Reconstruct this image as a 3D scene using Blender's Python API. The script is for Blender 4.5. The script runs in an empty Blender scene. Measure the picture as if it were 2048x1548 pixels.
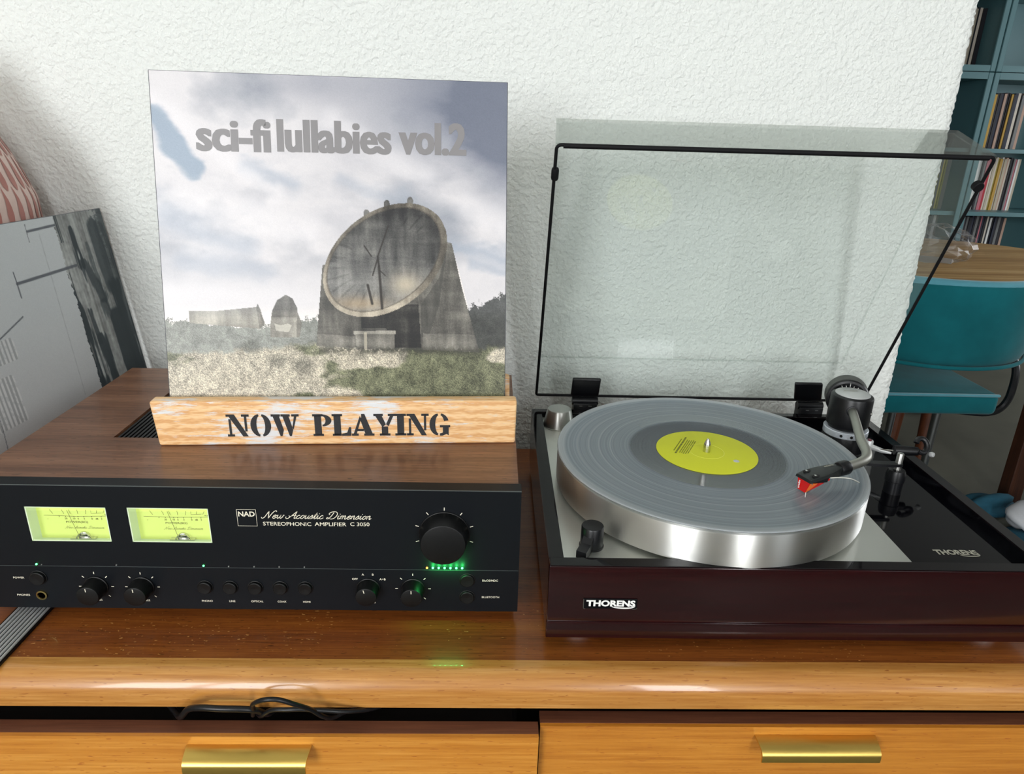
import bpy, bmesh, math, random
import numpy as np
from mathutils import Vector, Matrix
PI = math.pi
S = bpy.context.scene
COL = S.collection

# ------------------------------------------------------------------ camera
CAM_LOC = (-0.0274, -0.5177, 0.4184)
YAW, PITCH, ROLL = -0.0321, 0.3542, 0.0297
cy_, sy_, cp_, sp_ = math.cos(YAW), math.sin(YAW), math.cos(PITCH), math.sin(PITCH)
fwd = Vector((-sy_*cp_, cy_*cp_, -sp_)); rgt0 = Vector((cy_, sy_, 0)); up0 = rgt0.cross(fwd)
rgt = math.cos(ROLL)*rgt0 + math.sin(ROLL)*up0
upv = -math.sin(ROLL)*rgt0 + math.cos(ROLL)*up0
cam_d = bpy.data.cameras.new('camera'); cam = bpy.data.objects.new('camera', cam_d); COL.objects.link(cam)
cam.matrix_world = Matrix(((rgt.x, upv.x, -fwd.x, CAM_LOC[0]), (rgt.y, upv.y, -fwd.y, CAM_LOC[1]), (rgt.z, upv.z, -fwd.z, CAM_LOC[2]), (0, 0, 0, 1)))
cam_d.sensor_fit = 'HORIZONTAL'; cam_d.sensor_width = 36.0; cam_d.lens = 1393.3/2048*36
cam_d.clip_start = 0.01; cam_d.clip_end = 60
S.camera = cam

# ------------------------------------------------------------------ world, window daylight, exposure
S.view_settings.view_transform = 'Standard'; S.view_settings.look = 'None'
S.view_settings.exposure = 0.0; S.view_settings.gamma = 1.0; S.view_settings.use_curve_mapping = False
W = bpy.data.worlds.new('world'); S.world = W; W.use_nodes = True
W.node_tree.nodes['Background'].inputs[0].default_value = (0.75, 0.87, 1.0, 1)
W.node_tree.nodes['Background'].inputs[1].default_value = 1.0
LIGHTS = [  # name, centre, size x, size z, rotation (direction it faces), power
    ('window_daylight_left', (-1.42, -3.16, 0.95), 1.06, 1.60, (PI/2, 0, 0), 91, (0.97, 0.985, 1.0)),
    ('window_daylight_middle', (0.945, -3.16, 0.95), 0.45, 1.60, (PI/2, 0, 0), 48, (0.97, 0.985, 1.0)),
    ('window_daylight_right', (2.75, -3.16, 0.95), 1.10, 1.60, (PI/2, 0, 0), 9, (0.97, 0.985, 1.0)),  # unseen source, added to brighten the right of the room
    ('window_daylight_side', (5.26, 2.1, 0.75), 1.60, 1.50, (0, PI/2, 0), 50, (0.97, 0.985, 1.0)),  # unseen source, added to light the cabinets and far area
]
for nm, loc, sx, sz, rot, pw, colr in LIGHTS:
    ld = bpy.data.lights.new(nm, 'AREA'); ld.shape = 'RECTANGLE'; ld.size = sx; ld.size_y = sz; ld.energy = pw; ld.color = colr
    lo = bpy.data.objects.new(nm, ld); COL.objects.link(lo); lo.location = loc; lo.rotation_euler = rot

# ------------------------------------------------------------------ mesh helpers
class MB:
    def __init__(s): s.v = []; s.f = []
    def add(s, vs, fs):
        n = len(s.v); s.v += [Vector(p) for p in vs]; s.f += [tuple(i+n for i in f) for f in fs]; return s
    def box(s, x0, x1, y0, y1, z0, z1, bev=0.0, seg=2):
        if bev <= 0:
            vs = [(x, y, z) for z in (z0, z1) for y in (y0, y1) for x in (x0, x1)]
            return s.add(vs, [(0, 2, 3, 1), (4, 5, 7, 6), (0, 1, 5, 4), (2, 6, 7, 3), (0, 4, 6, 2), (1, 3, 7, 5)])
        bm = bmesh.new(); bmesh.ops.create_cube(bm, size=1.0)
        for v in bm.verts:
            v.co = Vector(((x0+x1)/2 + v.co.x*(x1-x0), (y0+y1)/2 + v.co.y*(y1-y0), (z0+z1)/2 + v.co.z*(z1-z0)))
        bmesh.ops.bevel(bm, geom=list(bm.edges), offset=bev, segments=seg, affect='EDGES', profile=0.5)
        s.add([v.co.copy() for v in bm.verts], [tuple(v.index for v in f.verts) for f in bm.faces]) if not bm.verts.index_update() else None
        bm.free(); return s
    def lathe(s, prof, o=(0, 0, 0), ax=(0, 0, 1), seg=40, a0=0.0, a1=2*PI, caps=True):
        ax = Vector(ax).normalized(); t = Vector((1, 0, 0)) if abs(ax.x) < 0.9 else Vector((0, 1, 0))
        u = (t - ax*t.dot(ax)).normalized(); w = ax.cross(u); o = Vector(o)
        full = abs(a1-a0-2*PI) < 1e-6; na = seg if full else seg+1; vs = []; fs = []
        for r, z in prof:
            for i in range(na):
                a = a0 + (a1-a0)*i/seg
                vs.append(o + ax*z + (u*math.cos(a) + w*math.sin(a))*max(r, 0.0))
        m = len(prof)
        for j in range(m-1):
            for i in range(seg):
                k = (i+1) % na
                fs.append((j*na+i, j*na+k, (j+1)*na+k, (j+1)*na+i))
        if full and caps:
            if prof[0][0] > 1e-7: fs.append(tuple(reversed(range(na))))
            if prof[-1][0] > 1e-7: fs.append(tuple((m-1)*na+i for i in range(na)))
        return s.add(vs, fs)
    def cyl(s, a, b, r, r2=None, seg=24):
        a = Vector(a); b = Vector(b); return s.lathe([(r, 0), (r if r2 is None else r2, (b-a).length)], a, b-a, seg)
    def tube(s, pts, r, seg=10, closed=False, cap=True):
        pts = [Vector(p) for p in pts]; n = len(pts); rs = r if isinstance(r, (list, tuple)) else [r]*n
        vs = []; fs = []; prev = None
        for i, p in enumerate(pts):
            if closed: d = pts[(i+1) % n] - pts[i-1]
            else: d = pts[min(i+1, n-1)] - pts[max(i-1, 0)]
            d.normalize()
            if prev is None:
                t = Vector((0, 0, 1)) if abs(d.z) < 0.9 else Vector((1, 0, 0)); u = (t - d*t.dot(d)).normalized()
            else: u = (prev - d*prev.dot(d)).normalized()
            prev = u; w = d.cross(u)
            for k in range(seg):
                a = 2*PI*k/seg; vs.append(p + (u*math.cos(a)+w*math.sin(a))*rs[i])
        for i in range(n if closed else n-1):
            for k in range(seg):
                k2 = (k+1) % seg; j = (i+1) % n
                fs.append((i*seg+k, i*seg+k2, j*seg+k2, j*seg+k))
        if cap and not closed: fs += [tuple(reversed(range(seg))), tuple((n-1)*seg+k for k in range(seg))]
        return s.add(vs, fs)
    def prism(s, poly, o, ux, uy, d):
        """polygon in the plane (o, ux, uy) extruded along d"""
        o = Vector(o); ux = Vector(ux); uy = Vector(uy); d = Vector(d); n = len(poly)
        a = [o+ux*x+uy*y for x, y in poly]; b = [p+d for p in a]
        fs = [tuple(range(n)), tuple(reversed(range(n, 2*n)))] + [(i, i+n, (i+1) % n+n, (i+1) % n) for i in range(n)]
        return s.add(a+b, fs)
    def xf(s, M): s.v = [M @ p for p in s.v]; return s
    def build(s, name, mat, parent=None, smooth=True, angle=35, recalc=True):
        me = bpy.data.meshes.new(name); me.from_pydata([tuple(p) for p in s.v], [], s.f)
        bm = bmesh.new(); bm.from_mesh(me)
        if recalc: bmesh.ops.recalc_face_normals(bm, faces=list(bm.faces))
        if smooth:
            for f in bm.faces: f.smooth = True
            for e in bm.edges:
                if len(e.link_faces) == 2 and e.calc_face_angle(0) > math.radians(angle): e.smooth = False
        bm.to_mesh(me); bm.free(); me.update()
        if mat: me.materials.append(mat)
        o = bpy.data.objects.new(name, me); COL.objects.link(o)
        if parent: o.parent = parent
        return o

def thing(name, label, cat, loc=(0, 0, 0), rz=0.0, group=None):
    o = bpy.data.objects.new(name, None); o.empty_display_size = 0.02; COL.objects.link(o)
    o.location = loc; o.rotation_euler = (0, 0, rz); return tag(o, label, cat, group)
def tag(o, label, cat, group=None):
    o['label'] = label; o['category'] = cat
    if group: o['group'] = group
    return o
def struct(o): o['kind'] = 'structure'; return o
def lab(o, t): o['label'] = t; return o

def spline(pts, n=8, closed=False):
    P = [Vector(p) for p in pts]; out = []; m = len(P)
    for i in range(m if closed else m-1):
        g = (lambda k: P[k % m]) if closed else (lambda k: P[min(max(k, 0), m-1)])
        p0, p1, p2, p3 = g(i-1), g(i), g(i+1), g(i+2)
        for j in range(n):
            t = j/n
            out.append(0.5*((2*p1)+(p2-p0)*t+(2*p0-5*p1+4*p2-p3)*t*t+(3*p1-p0-3*p2+p3)*t**3))
    if not closed: out.append(P[-1].copy())
    return out

_tc = {}
def text_geo(body, bold=0.0):
    k = (body, bold)
    if k in _tc: return _tc[k]
    cu = bpy.data.curves.new('lettering_source', 'FONT'); cu.body = body; cu.size = 1.0; cu.offset = bold; cu.resolution_u = 3
    ob = bpy.data.objects.new('lettering_source', cu)
    me = bpy.data.meshes.new_from_object(ob)
    vs = [(v.co.x, v.co.y) for v in me.vertices]; fs = [tuple(p.vertices) for p in me.polygons]
    bpy.data.objects.remove(ob); bpy.data.meshes.remove(me); bpy.data.curves.remove(cu)
    _tc[k] = (vs, fs); return vs, fs
def add_text(mb, body, o, ux, uy, w=None, h=None, bold=0.0, align='L', shear=0.0, cap=None):
    """flat lettering fitted to width w and height h, lower-left corner (or centre / right) at o"""
    vs, fs = text_geo(body, bold)
    x0 = min(v[0] for v in vs); x1 = max(v[0] for v in vs); y0 = min(v[1] for v in vs); y1 = max(v[1] for v in vs)
    if cap: sy = h/cap; yb = 0.0
    else: sy = h/(y1-y0); yb = y0
    sx = w/(x1-x0) if w else sy
    wd = (x1-x0)*sx; dx = {'L': 0, 'C': -wd/2, 'R': -wd}[align]
    o = Vector(o); ux = Vector(ux); uy = Vector(uy)
    mb.add([o + ux*((x-x0)*sx+dx+shear*(y-yb)*sy) + uy*((y-yb)*sy) for x, y in vs], fs)
    return mb
def ribbon(mb, pts, wd, o, ux, uy, sc=1.0):
    """a flat pen stroke through 2D points"""
    o = Vector(o); ux = Vector(ux); uy = Vector(uy); n = len(pts); vs = []
    ws = wd if isinstance(wd, (list, tuple)) else [wd]*n
    for i in range(n):
        a = pts[max(i-1, 0)]; b = pts[min(i+1, n-1)]; dx, dy = b[0]-a[0], b[1]-a[1]; l = math.hypot(dx, dy) or 1
        nx, ny = -dy/l*ws[i]/2, dx/l*ws[i]/2
        for s_ in (1, -1): vs.append(o + ux*((pts[i][0]+s_*nx)*sc) + uy*((pts[i][1]+s_*ny)*sc))
    mb.add(vs, [(2*i, 2*i+1, 2*i+3, 2*i+2) for i in range(n-1)])
SCRIPT = {
 'N': (1.75, [[(-.5,.35),(-.25,0),(.15,.3),(.45,1.6),(.6,2.0)], [(.55,2.0),(.75,1.2),(1.05,0)], [(1.05,0),(1.25,1.0),(1.6,1.95),(2.0,2.15),(2.15,1.85)]]),
 'A': (1.7, [[(-.45,.55),(-.3,.05),(.15,.1),(.8,1.1),(1.35,2.05)], [(1.35,2.05),(1.3,.8),(1.4,.05),(1.8,.3)], [(.05,.85),(.35,.6),(.9,.85),(1.65,.8)]]),
 'D': (1.95, [[(.75,1.9),(.6,1.0),(.25,.15),(-.2,.1),(-.1,.4),(.3,.25),(.8,0),(1.4,.35),(1.65,1.2),(1.3,1.95),(.6,2.1),(0,1.8),(-.1,1.4),(.15,1.25)]]),
 'e': (.85, [[(0,.4),(.45,.55),(.68,.82),(.48,1.0),(.16,.7),(.14,.22),(.42,0),(.88,.35)]]),
 'w': (1.45, [[(0,.7),(.16,1),(.18,.35),(.36,0),(.66,.4),(.78,1),(.78,.35),(.95,0),(1.25,.4),(1.32,.95),(1.5,.85)]]),
 'c': (.85, [[(.66,.78),(.45,1),(.15,.65),(.14,.22),(.42,0),(.88,.35)]]),
 'o': (.9, [[(.5,1),(.18,.75),(.13,.25),(.38,0),(.68,.3),(.7,.75),(.5,1),(.62,.85),(.95,.8)]]),
 'u': (1.05, [[(0,.55),(.16,1),(.14,.3),(.32,0),(.62,.35),(.76,1),(.74,.25),(.88,0),(1.08,.35)]]),
 's': (.8, [[(0,.3),(.4,1.05),(.5,.6),(.46,.1),(.1,.02)], [(.46,.08),(.82,.35)]]),
 't': (.65, [[(0,.4),(.35,1.75),(.2,.4),(.32,0),(.68,.35)], [(.0,1.1),(.6,1.18)]]),
 'i': (.55, [[(0,.5),(.17,1),(.14,.3),(.3,0),(.58,.35)], [(.22,1.4),(.28,1.5)]]),
 'n': (1.0, [[(0,.6),(.16,1),(.12,0)], [(.13,.45),(.45,1),(.62,.8),(.6,.25),(.76,0),(1.02,.35)]]),
 'm': (1.45, [[(0,.6),(.16,1),(.12,0)], [(.13,.45),(.42,1),(.56,.8),(.54,0)], [(.55,.45),(.86,1),(1.05,.8),(1.03,.25),(1.2,0),(1.46,.35)]]),
 ' ': (.95, []),
}
def add_script(mb, body, o, ux, uy, w, capz, wd=.13, shear=.42):
    x = 0; strokes = []
    for ch in body:
        adv, st = SCRIPT[ch]
        for s_ in st:
            p = [(q.x, q.y) for q in spline([(a+x, b, 0) for a, b in s_], 5)]
            strokes.append([(a+shear*b, b) for a, b in p])
        x += adv
    x0 = min(p[0] for s_ in strokes for p in s_); x1 = max(p[0] for s_ in strokes for p in s_)
    sx = w/(x1-x0); sy = capz/2.05
    for s_ in strokes: ribbon(mb, [((p[0]-x0)*sx, p[1]*sy) for p in s_], wd*sy, o, ux, uy)
def half_ring(cx, cy, rx, ry, ix, iy, a0, a1, n=14):
    P = [(cx+rx*math.cos(a0+(a1-a0)*i/n), cy+ry*math.sin(a0+(a1-a0)*i/n)) for i in range(n+1)]
    Q = [(cx+ix*math.cos(a0+(a1-a0)*i/n), cy+iy*math.sin(a0+(a1-a0)*i/n)) for i in range(n+1)]
    return P, Q
R4 = lambda a, b, c, d: [(a, b), (c, b), (c, d), (a, d)]
STENCIL = {
 'N': (1.02, [R4(.10,.05,.17,.78), R4(0,0,.28,.07), [(0,1),(.34,1),(.88,0),(.68,0),(.12,.93),(0,.93)], R4(.80,.24,.87,.95), R4(.68,.93,.99,1)]),
 'O': (.98, ['RING']),
 'W': (1.24, [[(0,1),(.38,1),(.38,.93),(.33,.93),(.50,.28),(.42,0),(.36,0),(.08,.93),(0,.93)], [(.44,1),(.82,1),(.82,.93),(.76,.93),(.92,.28),(.84,0),(.78,0),(.52,.93),(.44,.93)], [(.92,1),(1.22,1),(1.22,.93),(1.12,.93),(.96,.32),(.93,.40),(1.04,.93),(.92,.93)]]),
 'P': (.88, [R4(.08,.05,.36,.95), R4(0,0,.44,.07), R4(0,.93,.44,1), 'BOWL']),
 'L': (.88, [R4(.08,.05,.36,.95), R4(0,.93,.44,1), R4(0,0,.37,.07), [(.42,0),(.82,0),(.82,.38),(.76,.38),(.66,.12),(.42,.07)]]),
 'A': (1.02, [[(0,0),(.27,0),(.27,.07),(.18,.07),(.42,.80),(.38,.90),(.08,.07),(0,.07)], [(.46,1),(.58,1),(.92,.07),(1,.07),(1,0),(.56,0),(.56,.07),(.62,.07),(.42,.72),(.46,.86)], R4(.26,.22,.52,.29)]),
 'Y': (.98, [[(0,1),(.40,1),(.40,.93),(.34,.93),(.52,.52),(.38,.42),(.08,.93),(0,.93)], [(.66,1),(.97,1),(.97,.93),(.88,.93),(.66,.46),(.57,.53),(.76,.93),(.66,.93)], R4(.36,.04,.62,.40), R4(.26,0,.72,.07)]),
 'I': (.54, [R4(.10,.05,.38,.95), R4(0,0,.48,.07), R4(0,.93,.48,1)]),
 'G': (.98, ['RINGL', 'RINGT', [(.52,.45),(.97,.45),(.97,.38),(.90,.38),(.90,.0),(.82,.06),(.62,-.02),(.52,-.02),(.52,.06),(.62,.08),(.66,.12),(.66,.38),(.52,.38)]]),
 ' ': (.62, []),
}
def fatten(p, k):
    n = len(p); ar = sum(p[i][0]*p[(i+1) % n][1]-p[(i+1) % n][0]*p[i][1] for i in range(n)); sg = 1 if ar > 0 else -1; out = []
    for i in range(n):
        ax, ay = p[i-1]; bx, by = p[i]; cx, cy = p[(i+1) % n]
        l1 = math.hypot(bx-ax, by-ay) or 1; l2 = math.hypot(cx-bx, cy-by) or 1
        n1 = ((by-ay)/l1*sg, -(bx-ax)/l1*sg); n2 = ((cy-by)/l2*sg, -(cx-bx)/l2*sg); d = 1+n1[0]*n2[0]+n1[1]*n2[1]; d = max(d, .5)
        out.append((bx+(n1[0]+n2[0])/d*k, by+(n1[1]+n2[1])/d*k))
    return out
def add_stencil(mb, body, o, ux, uy, w, h):
    o = Vector(o); ux = Vector(ux); uy = Vector(uy)
    tot = sum(STENCIL[c][0] for c in body); sx = w/tot; x = 0
    for ch in body:
        adv, polys = STENCIL[ch]
        for p in polys:
            if isinstance(p, str):
                g = .30
                rings = {'RING': [(.45,.5,.43,.53,.16,.44,PI/2+.12,1.5*PI-.12), (.51,.5,.43,.53,.16,.44,-PI/2+.12,PI/2-.12)],
                         'RINGL': [(.45,.5,.43,.53,.16,.44,PI/2+.12,1.5*PI-.12)], 'RINGT': [(.51,.5,.43,.53,.20,.44,.38,PI/2-.12)],
                         'BOWL': [(.42,.72,.42,.28,.15,.20,-PI/2,PI/2)]}[p]
                for r in rings:
                    P, Q = half_ring(*r); n = len(P)
                    mb.add([o+ux*((a+x)*sx)+uy*(b*h) for a, b in P+Q], [(i, i+1, n+i+1, n+i) for i in range(n-1)])
            else:
                p = fatten(p, .018); mb.add([o+ux*((a+x)*sx)+uy*(b*h) for a, b in p], [tuple(range(len(p)))])
        x += adv

# ------------------------------------------------------------------ materials
def schlick(nt, f0):
    """Fresnel weight that is the same from both sides of a thin sheet"""
    N = nt.nodes; L = nt.links; lw = N.new('ShaderNodeLayerWeight'); lw.inputs['Blend'].default_value = .5
    pw = N.new('ShaderNodeMath'); pw.operation = 'POWER'; pw.inputs[1].default_value = 5; L.new(lw.outputs['Facing'], pw.inputs[0])
    ma = N.new('ShaderNodeMath'); ma.operation = 'MULTIPLY_ADD'; ma.inputs[1].default_value = 1-f0; ma.inputs[2].default_value = f0; L.new(pw.outputs[0], ma.inputs[0])
    return ma.outputs[0]
def lin(c): return tuple((x/255/12.92 if x/255 <= .04045 else ((x/255+.055)/1.055)**2.4) for x in c)
def c4(c): return (*lin(c), 1.0)
def newmat(name):
    m = bpy.data.materials.new(name); m.use_nodes = True; return m, m.node_tree, m.node_tree.nodes['Principled BSDF']
def mat(name, rgb, rough=.5, metal=0.0, spec=.5, coat=0.0, sheen=0.0, noise=0.0, nscale=40, bump=0.0, bscale=300, alpha=None):
    m, nt, b = newmat(name); b.inputs['Base Color'].default_value = c4(rgb); b.inputs['Roughness'].default_value = rough
    b.inputs['Metallic'].default_value = metal; b.inputs['Specular IOR Level'].default_value = spec
    b.inputs['Coat Weight'].default_value = coat; b.inputs['Coat Roughness'].default_value = .08; b.inputs['Sheen Weight'].default_value = sheen
    N = nt.nodes; L = nt.links
    if noise or bump:
        tc = N.new('ShaderNodeTexCoord')
        if noise:
            n = N.new('ShaderNodeTexNoise'); n.inputs['Scale'].default_value = nscale; n.inputs['Detail'].default_value = 5
            L.new(tc.outputs['Object'], n.inputs['Vector'])
            mx = N.new('ShaderNodeMix'); mx.data_type = 'RGBA'
            mx.inputs['A'].default_value = (*[max(0, x*(1-noise)) for x in lin(rgb)], 1); mx.inputs['B'].default_value = (*[min(1, x*(1+noise)) for x in lin(rgb)], 1)
            L.new(n.outputs['Fac'], mx.inputs['Factor']); L.new(mx.outputs['Result'], b.inputs['Base Color'])
        if bump:
            n2 = N.new('ShaderNodeTexNoise'); n2.inputs['Scale'].default_value = bscale; n2.inputs['Detail'].default_value = 3
            L.new(tc.outputs['Object'], n2.inputs['Vector'])
            bp = N.new('ShaderNodeBump'); bp.inputs['Strength'].default_value = bump; bp.inputs['Distance'].default_value = .001
            L.new(n2.outputs['Fac'], bp.inputs['Height']); L.new(bp.outputs['Normal'], b.inputs['Normal'])
    return m
def ramp(nt, stops):
    r = nt.nodes.new('ShaderNodeValToRGB'); e = r.color_ramp.elements
    while len(e) < len(stops): e.new(.5)
    for i, (p, c) in enumerate(stops): e[i].position = p; e[i].color = c4(c)
    return r
def wood(name, dark, mid, light, axis='X', fine=900, rough=.3, coat=0.0, flecks=None, bump=.15, streak=14, spec=.5, specks=None):
    """straight-grained veneer: stretched noise along the grain axis, optional dark pores"""
    m, nt, b = newmat(name); N = nt.nodes; L = nt.links
    tc = N.new('ShaderNodeTexCoord'); mp = N.new('ShaderNodeMapping'); L.new(tc.outputs['Object'], mp.inputs['Vector'])
    k = .035; mp.inputs['Scale'].default_value = {'X': (k, 1, 1), 'Y': (1, k, 1), 'Z': (1, 1, k)}[axis]
    n1 = N.new('ShaderNodeTexNoise'); n1.inputs['Scale'].default_value = fine; n1.inputs['Detail'].default_value = 4; n1.inputs['Roughness'].default_value = .65
    n2 = N.new('ShaderNodeTexNoise'); n2.inputs['Scale'].default_value = fine/streak; n2.inputs['Detail'].default_value = 5
    L.new(mp.outputs['Vector'], n1.inputs['Vector']); L.new(mp.outputs['Vector'], n2.inputs['Vector'])
    ad = N.new('ShaderNodeMath'); ad.operation = 'MULTIPLY_ADD'; ad.inputs[1].default_value = .55
    L.new(n1.outputs['Fac'], ad.inputs[0])
    sc = N.new('ShaderNodeMath'); sc.operation = 'MULTIPLY'; sc.inputs[1].default_value = .45
    L.new(n2.outputs['Fac'], sc.inputs[0]); L.new(sc.outputs[0], ad.inputs[2])
    r = ramp(nt, [(.36, dark), (.5, mid), (.64, light)]); L.new(ad.outputs[0], r.inputs['Fac'])
    out = r.outputs['Color']
    if flecks:
        mp2 = N.new('ShaderNodeMapping'); L.new(tc.outputs['Object'], mp2.inputs['Vector'])
        k2 = .14; mp2.inputs['Scale'].default_value = {'X': (k2, 1, 1), 'Y': (1, k2, 1), 'Z': (1, 1, k2)}[axis]
        n3 = N.new('ShaderNodeTexNoise'); n3.inputs['Scale'].default_value = 800; n3.inputs['Detail'].default_value = 1
        L.new(mp2.outputs['Vector'], n3.inputs['Vector'])
        r3 = N.new('ShaderNodeValToRGB'); r3.color_ramp.elements[0].position = .68; r3.color_ramp.elements[1].position = .74
        L.new(n3.outputs['Fac'], r3.inputs['Fac'])
        mx = N.new('ShaderNodeMix'); mx.data_type = 'RGBA'; L.new(r3.outputs['Color'], mx.inputs['Factor']); L.new(out, mx.inputs['A']); mx.inputs['B'].default_value = c4(flecks)
        out = mx.outputs['Result']
    if specks:
        mp4 = N.new('ShaderNodeMapping'); mp4.inputs['Scale'].default_value = (.45, 1, 1); L.new(tc.outputs['Object'], mp4.inputs['Vector'])
        n4 = N.new('ShaderNodeTexNoise'); n4.inputs['Scale'].default_value = 420; n4.inputs['Detail'].default_value = 2; L.new(mp4.outputs['Vector'], n4.inputs['Vector'])
        n5 = N.new('ShaderNodeTexNoise'); n5.inputs['Scale'].default_value = 14; n5.inputs['Detail'].default_value = 3; L.new(tc.outputs['Object'], n5.inputs['Vector'])
        a5 = N.new('ShaderNodeMath'); a5.operation = 'MULTIPLY_ADD'; a5.inputs[1].default_value = .45; L.new(n5.outputs['Fac'], a5.inputs[0]); L.new(n4.outputs['Fac'], a5.inputs[2])
        r5 = N.new('ShaderNodeValToRGB'); r5.color_ramp.elements[0].position = .93; r5.color_ramp.elements[1].position = 1.0; L.new(a5.outputs[0], r5.inputs['Fac'])
        mx5 = N.new('ShaderNodeMix'); mx5.data_type = 'RGBA'; L.new(r5.outputs['Color'], mx5.inputs['Factor']); L.new(out, mx5.inputs['A']); mx5.inputs['B'].default_value = c4(specks); out = mx5.outputs['Result']
    L.new(out, b.inputs['Base Color'])
    b.inputs['Roughness'].default_value = rough; b.inputs['Coat Weight'].default_value = coat; b.inputs['Coat Roughness'].default_value = .06; b.inputs['Specular IOR Level'].default_value = spec
    bp = N.new('ShaderNodeBump'); bp.inputs['Strength'].default_value = bump; bp.inputs['Distance'].default_value = .0004
    L.new(n1.outputs['Fac'], bp.inputs['Height']); L.new(bp.outputs['Normal'], b.inputs['Normal'])
    return m
def metal(name, rgb, rough=.3, aniso=0.0, brush=None, tangent_axis=None):
    m, nt, b = newmat(name); N = nt.nodes; L = nt.links
    b.inputs['Base Color'].default_value = c4(rgb); b.inputs['Metallic'].default_value = 1.0; b.inputs['Roughness'].default_value = rough; b.inputs['Anisotropic'].default_value = aniso
    if tangent_axis:
        b.inputs['Anisotropic Rotation'].default_value = .25
        t = N.new('ShaderNodeTangent'); t.direction_type = 'RADIAL'; t.axis = tangent_axis; L.new(t.outputs[0], b.inputs['Tangent'])
    if brush:
        tc = N.new('ShaderNodeTexCoord'); mp = N.new('ShaderNodeMapping'); mp.inputs['Scale'].default_value = brush
        n = N.new('ShaderNodeTexNoise'); n.inputs['Scale'].default_value = 1; n.inputs['Detail'].default_value = 3
        L.new(tc.outputs['Object'], mp.inputs['Vector']); L.new(mp.outputs['Vector'], n.inputs['Vector'])
        bp = N.new('ShaderNodeBump'); bp.inputs['Strength'].default_value = .12; bp.inputs['Distance'].default_value = .0003
        L.new(n.outputs['Fac'], bp.inputs['Height']); L.new(bp.outputs['Normal'], b.inputs['Normal'])
    return m
def glow(name, rgb, strength):
    m, nt, b = newmat(name); b.inputs['Base Color'].default_value = c4(rgb); b.inputs['Emission Color'].default_value = c4(rgb); b.inputs['Emission Strength'].default_value = strength; return m
def clear(name, tint, ior=1.49, rough=.02, gloss=1.0):
    """thin clear plastic: tinted straight-through light plus Fresnel reflection"""
    m, nt, b = newmat(name); N = nt.nodes; L = nt.links; N.remove(b)
    o = N['Material Output']; t = N.new('ShaderNodeBsdfTransparent'); t.inputs[0].default_value = (*tint, 1)
    g = N.new('ShaderNodeBsdfGlossy'); g.inputs['Roughness'].default_value = rough; g.inputs['Color'].default_value = (gloss, gloss, gloss, 1)
    f = schlick(nt, ((ior-1)/(ior+1))**2)
    mx = N.new('ShaderNodeMixShader'); L.new(f, mx.inputs[0]); L.new(t.outputs[0], mx.inputs[1]); L.new(g.outputs[0], mx.inputs[2]); L.new(mx.outputs[0], o.inputs['Surface'])
    return m
def printed(name, rough=.35, spec=.5):
    m, nt, b = newmat(name); a = nt.nodes.new('ShaderNodeAttribute'); a.attribute_name = 'print'
    nt.links.new(a.outputs['Color'], b.inputs['Base Color']); b.inputs['Roughness'].default_value = rough; b.inputs['Specular IOR Level'].default_value = spec; return m

M = {}
def plaster():
    m, nt, b = newmat('rough_plaster'); N = nt.nodes; L = nt.links; tc = N.new('ShaderNodeTexCoord')
    b.inputs['Base Color'].default_value = c4((233, 236, 232)); b.inputs['Roughness'].default_value = .75; b.inputs['Specular IOR Level'].default_value = .25
    n = N.new('ShaderNodeTexNoise'); n.inputs['Scale'].default_value = 190; n.inputs['Detail'].default_value = 2; n.inputs['Roughness'].default_value = .45; n.inputs['Distortion'].default_value = .2
    L.new(tc.outputs['Object'], n.inputs['Vector'])
    n2 = N.new('ShaderNodeTexNoise'); n2.inputs['Scale'].default_value = 45; n2.inputs['Detail'].default_value = 2; L.new(tc.outputs['Object'], n2.inputs['Vector'])
    r = N.new('ShaderNodeValToRGB'); r.color_ramp.elements[0].position = .35; r.color_ramp.elements[1].position = .68; L.new(n.outputs['Fac'], r.inputs['Fac'])
    ad = N.new('ShaderNodeMath'); ad.operation = 'ADD'; L.new(r.outputs['Color'], ad.inputs[0]); L.new(n2.outputs['Fac'], ad.inputs[1])
    bp = N.new('ShaderNodeBump'); bp.inputs['Strength'].default_value = .6; bp.inputs['Distance'].default_value = .0019
    L.new(ad.outputs[0], bp.inputs['Height']); L.new(bp.outputs['Normal'], b.inputs['Normal']); return m
M['plaster'] = plaster()
M['paint'] = mat('beige_room_paint', (168, 162, 152), .8, noise=.03, nscale=5)
M['ceiling'] = mat('white_ceiling_paint', (240, 240, 236), .85, noise=.02, nscale=5)
M['concrete'] = mat('grey_floor', (96, 96, 85), .6, noise=.35, nscale=5, bump=.1, bscale=60)
M['frame_white'] = mat('white_window_frame', (238, 238, 234), .4, noise=.02)
M['table_top'] = wood('sideboard_veneer', (100, 52, 20), (130, 70, 28), (152, 88, 36), 'X', 500, .30, .25, (70, 34, 12), bump=.08, specks=(206, 150, 84))
M['lipping'] = wood('sideboard_lipping', (168, 108, 44), (186, 128, 60), (204, 150, 82), 'X', 420, .30, .4, (150, 88, 36), bump=.06)
M['drawer'] = wood('drawer_front_veneer', (174, 106, 32), (194, 126, 44), (210, 146, 62), 'X', 320, .34, .2, (168, 96, 34), bump=.06)
M['drawer_edge'] = wood('drawer_edge_veneer', (84, 48, 34), (98, 58, 40), (112, 68, 46), 'X', 500, .45)
M['dark_inside'] = mat('dark_cabinet_inside', (24, 17, 14), .8, noise=.2)
M['carcass'] = wood('sideboard_carcass', (120, 66, 28), (146, 84, 38), (164, 100, 50), 'X', 420, .4)
M['brass'] = metal('brushed_brass', (214, 182, 98), .34, .5, (20, 900, 900))
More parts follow.
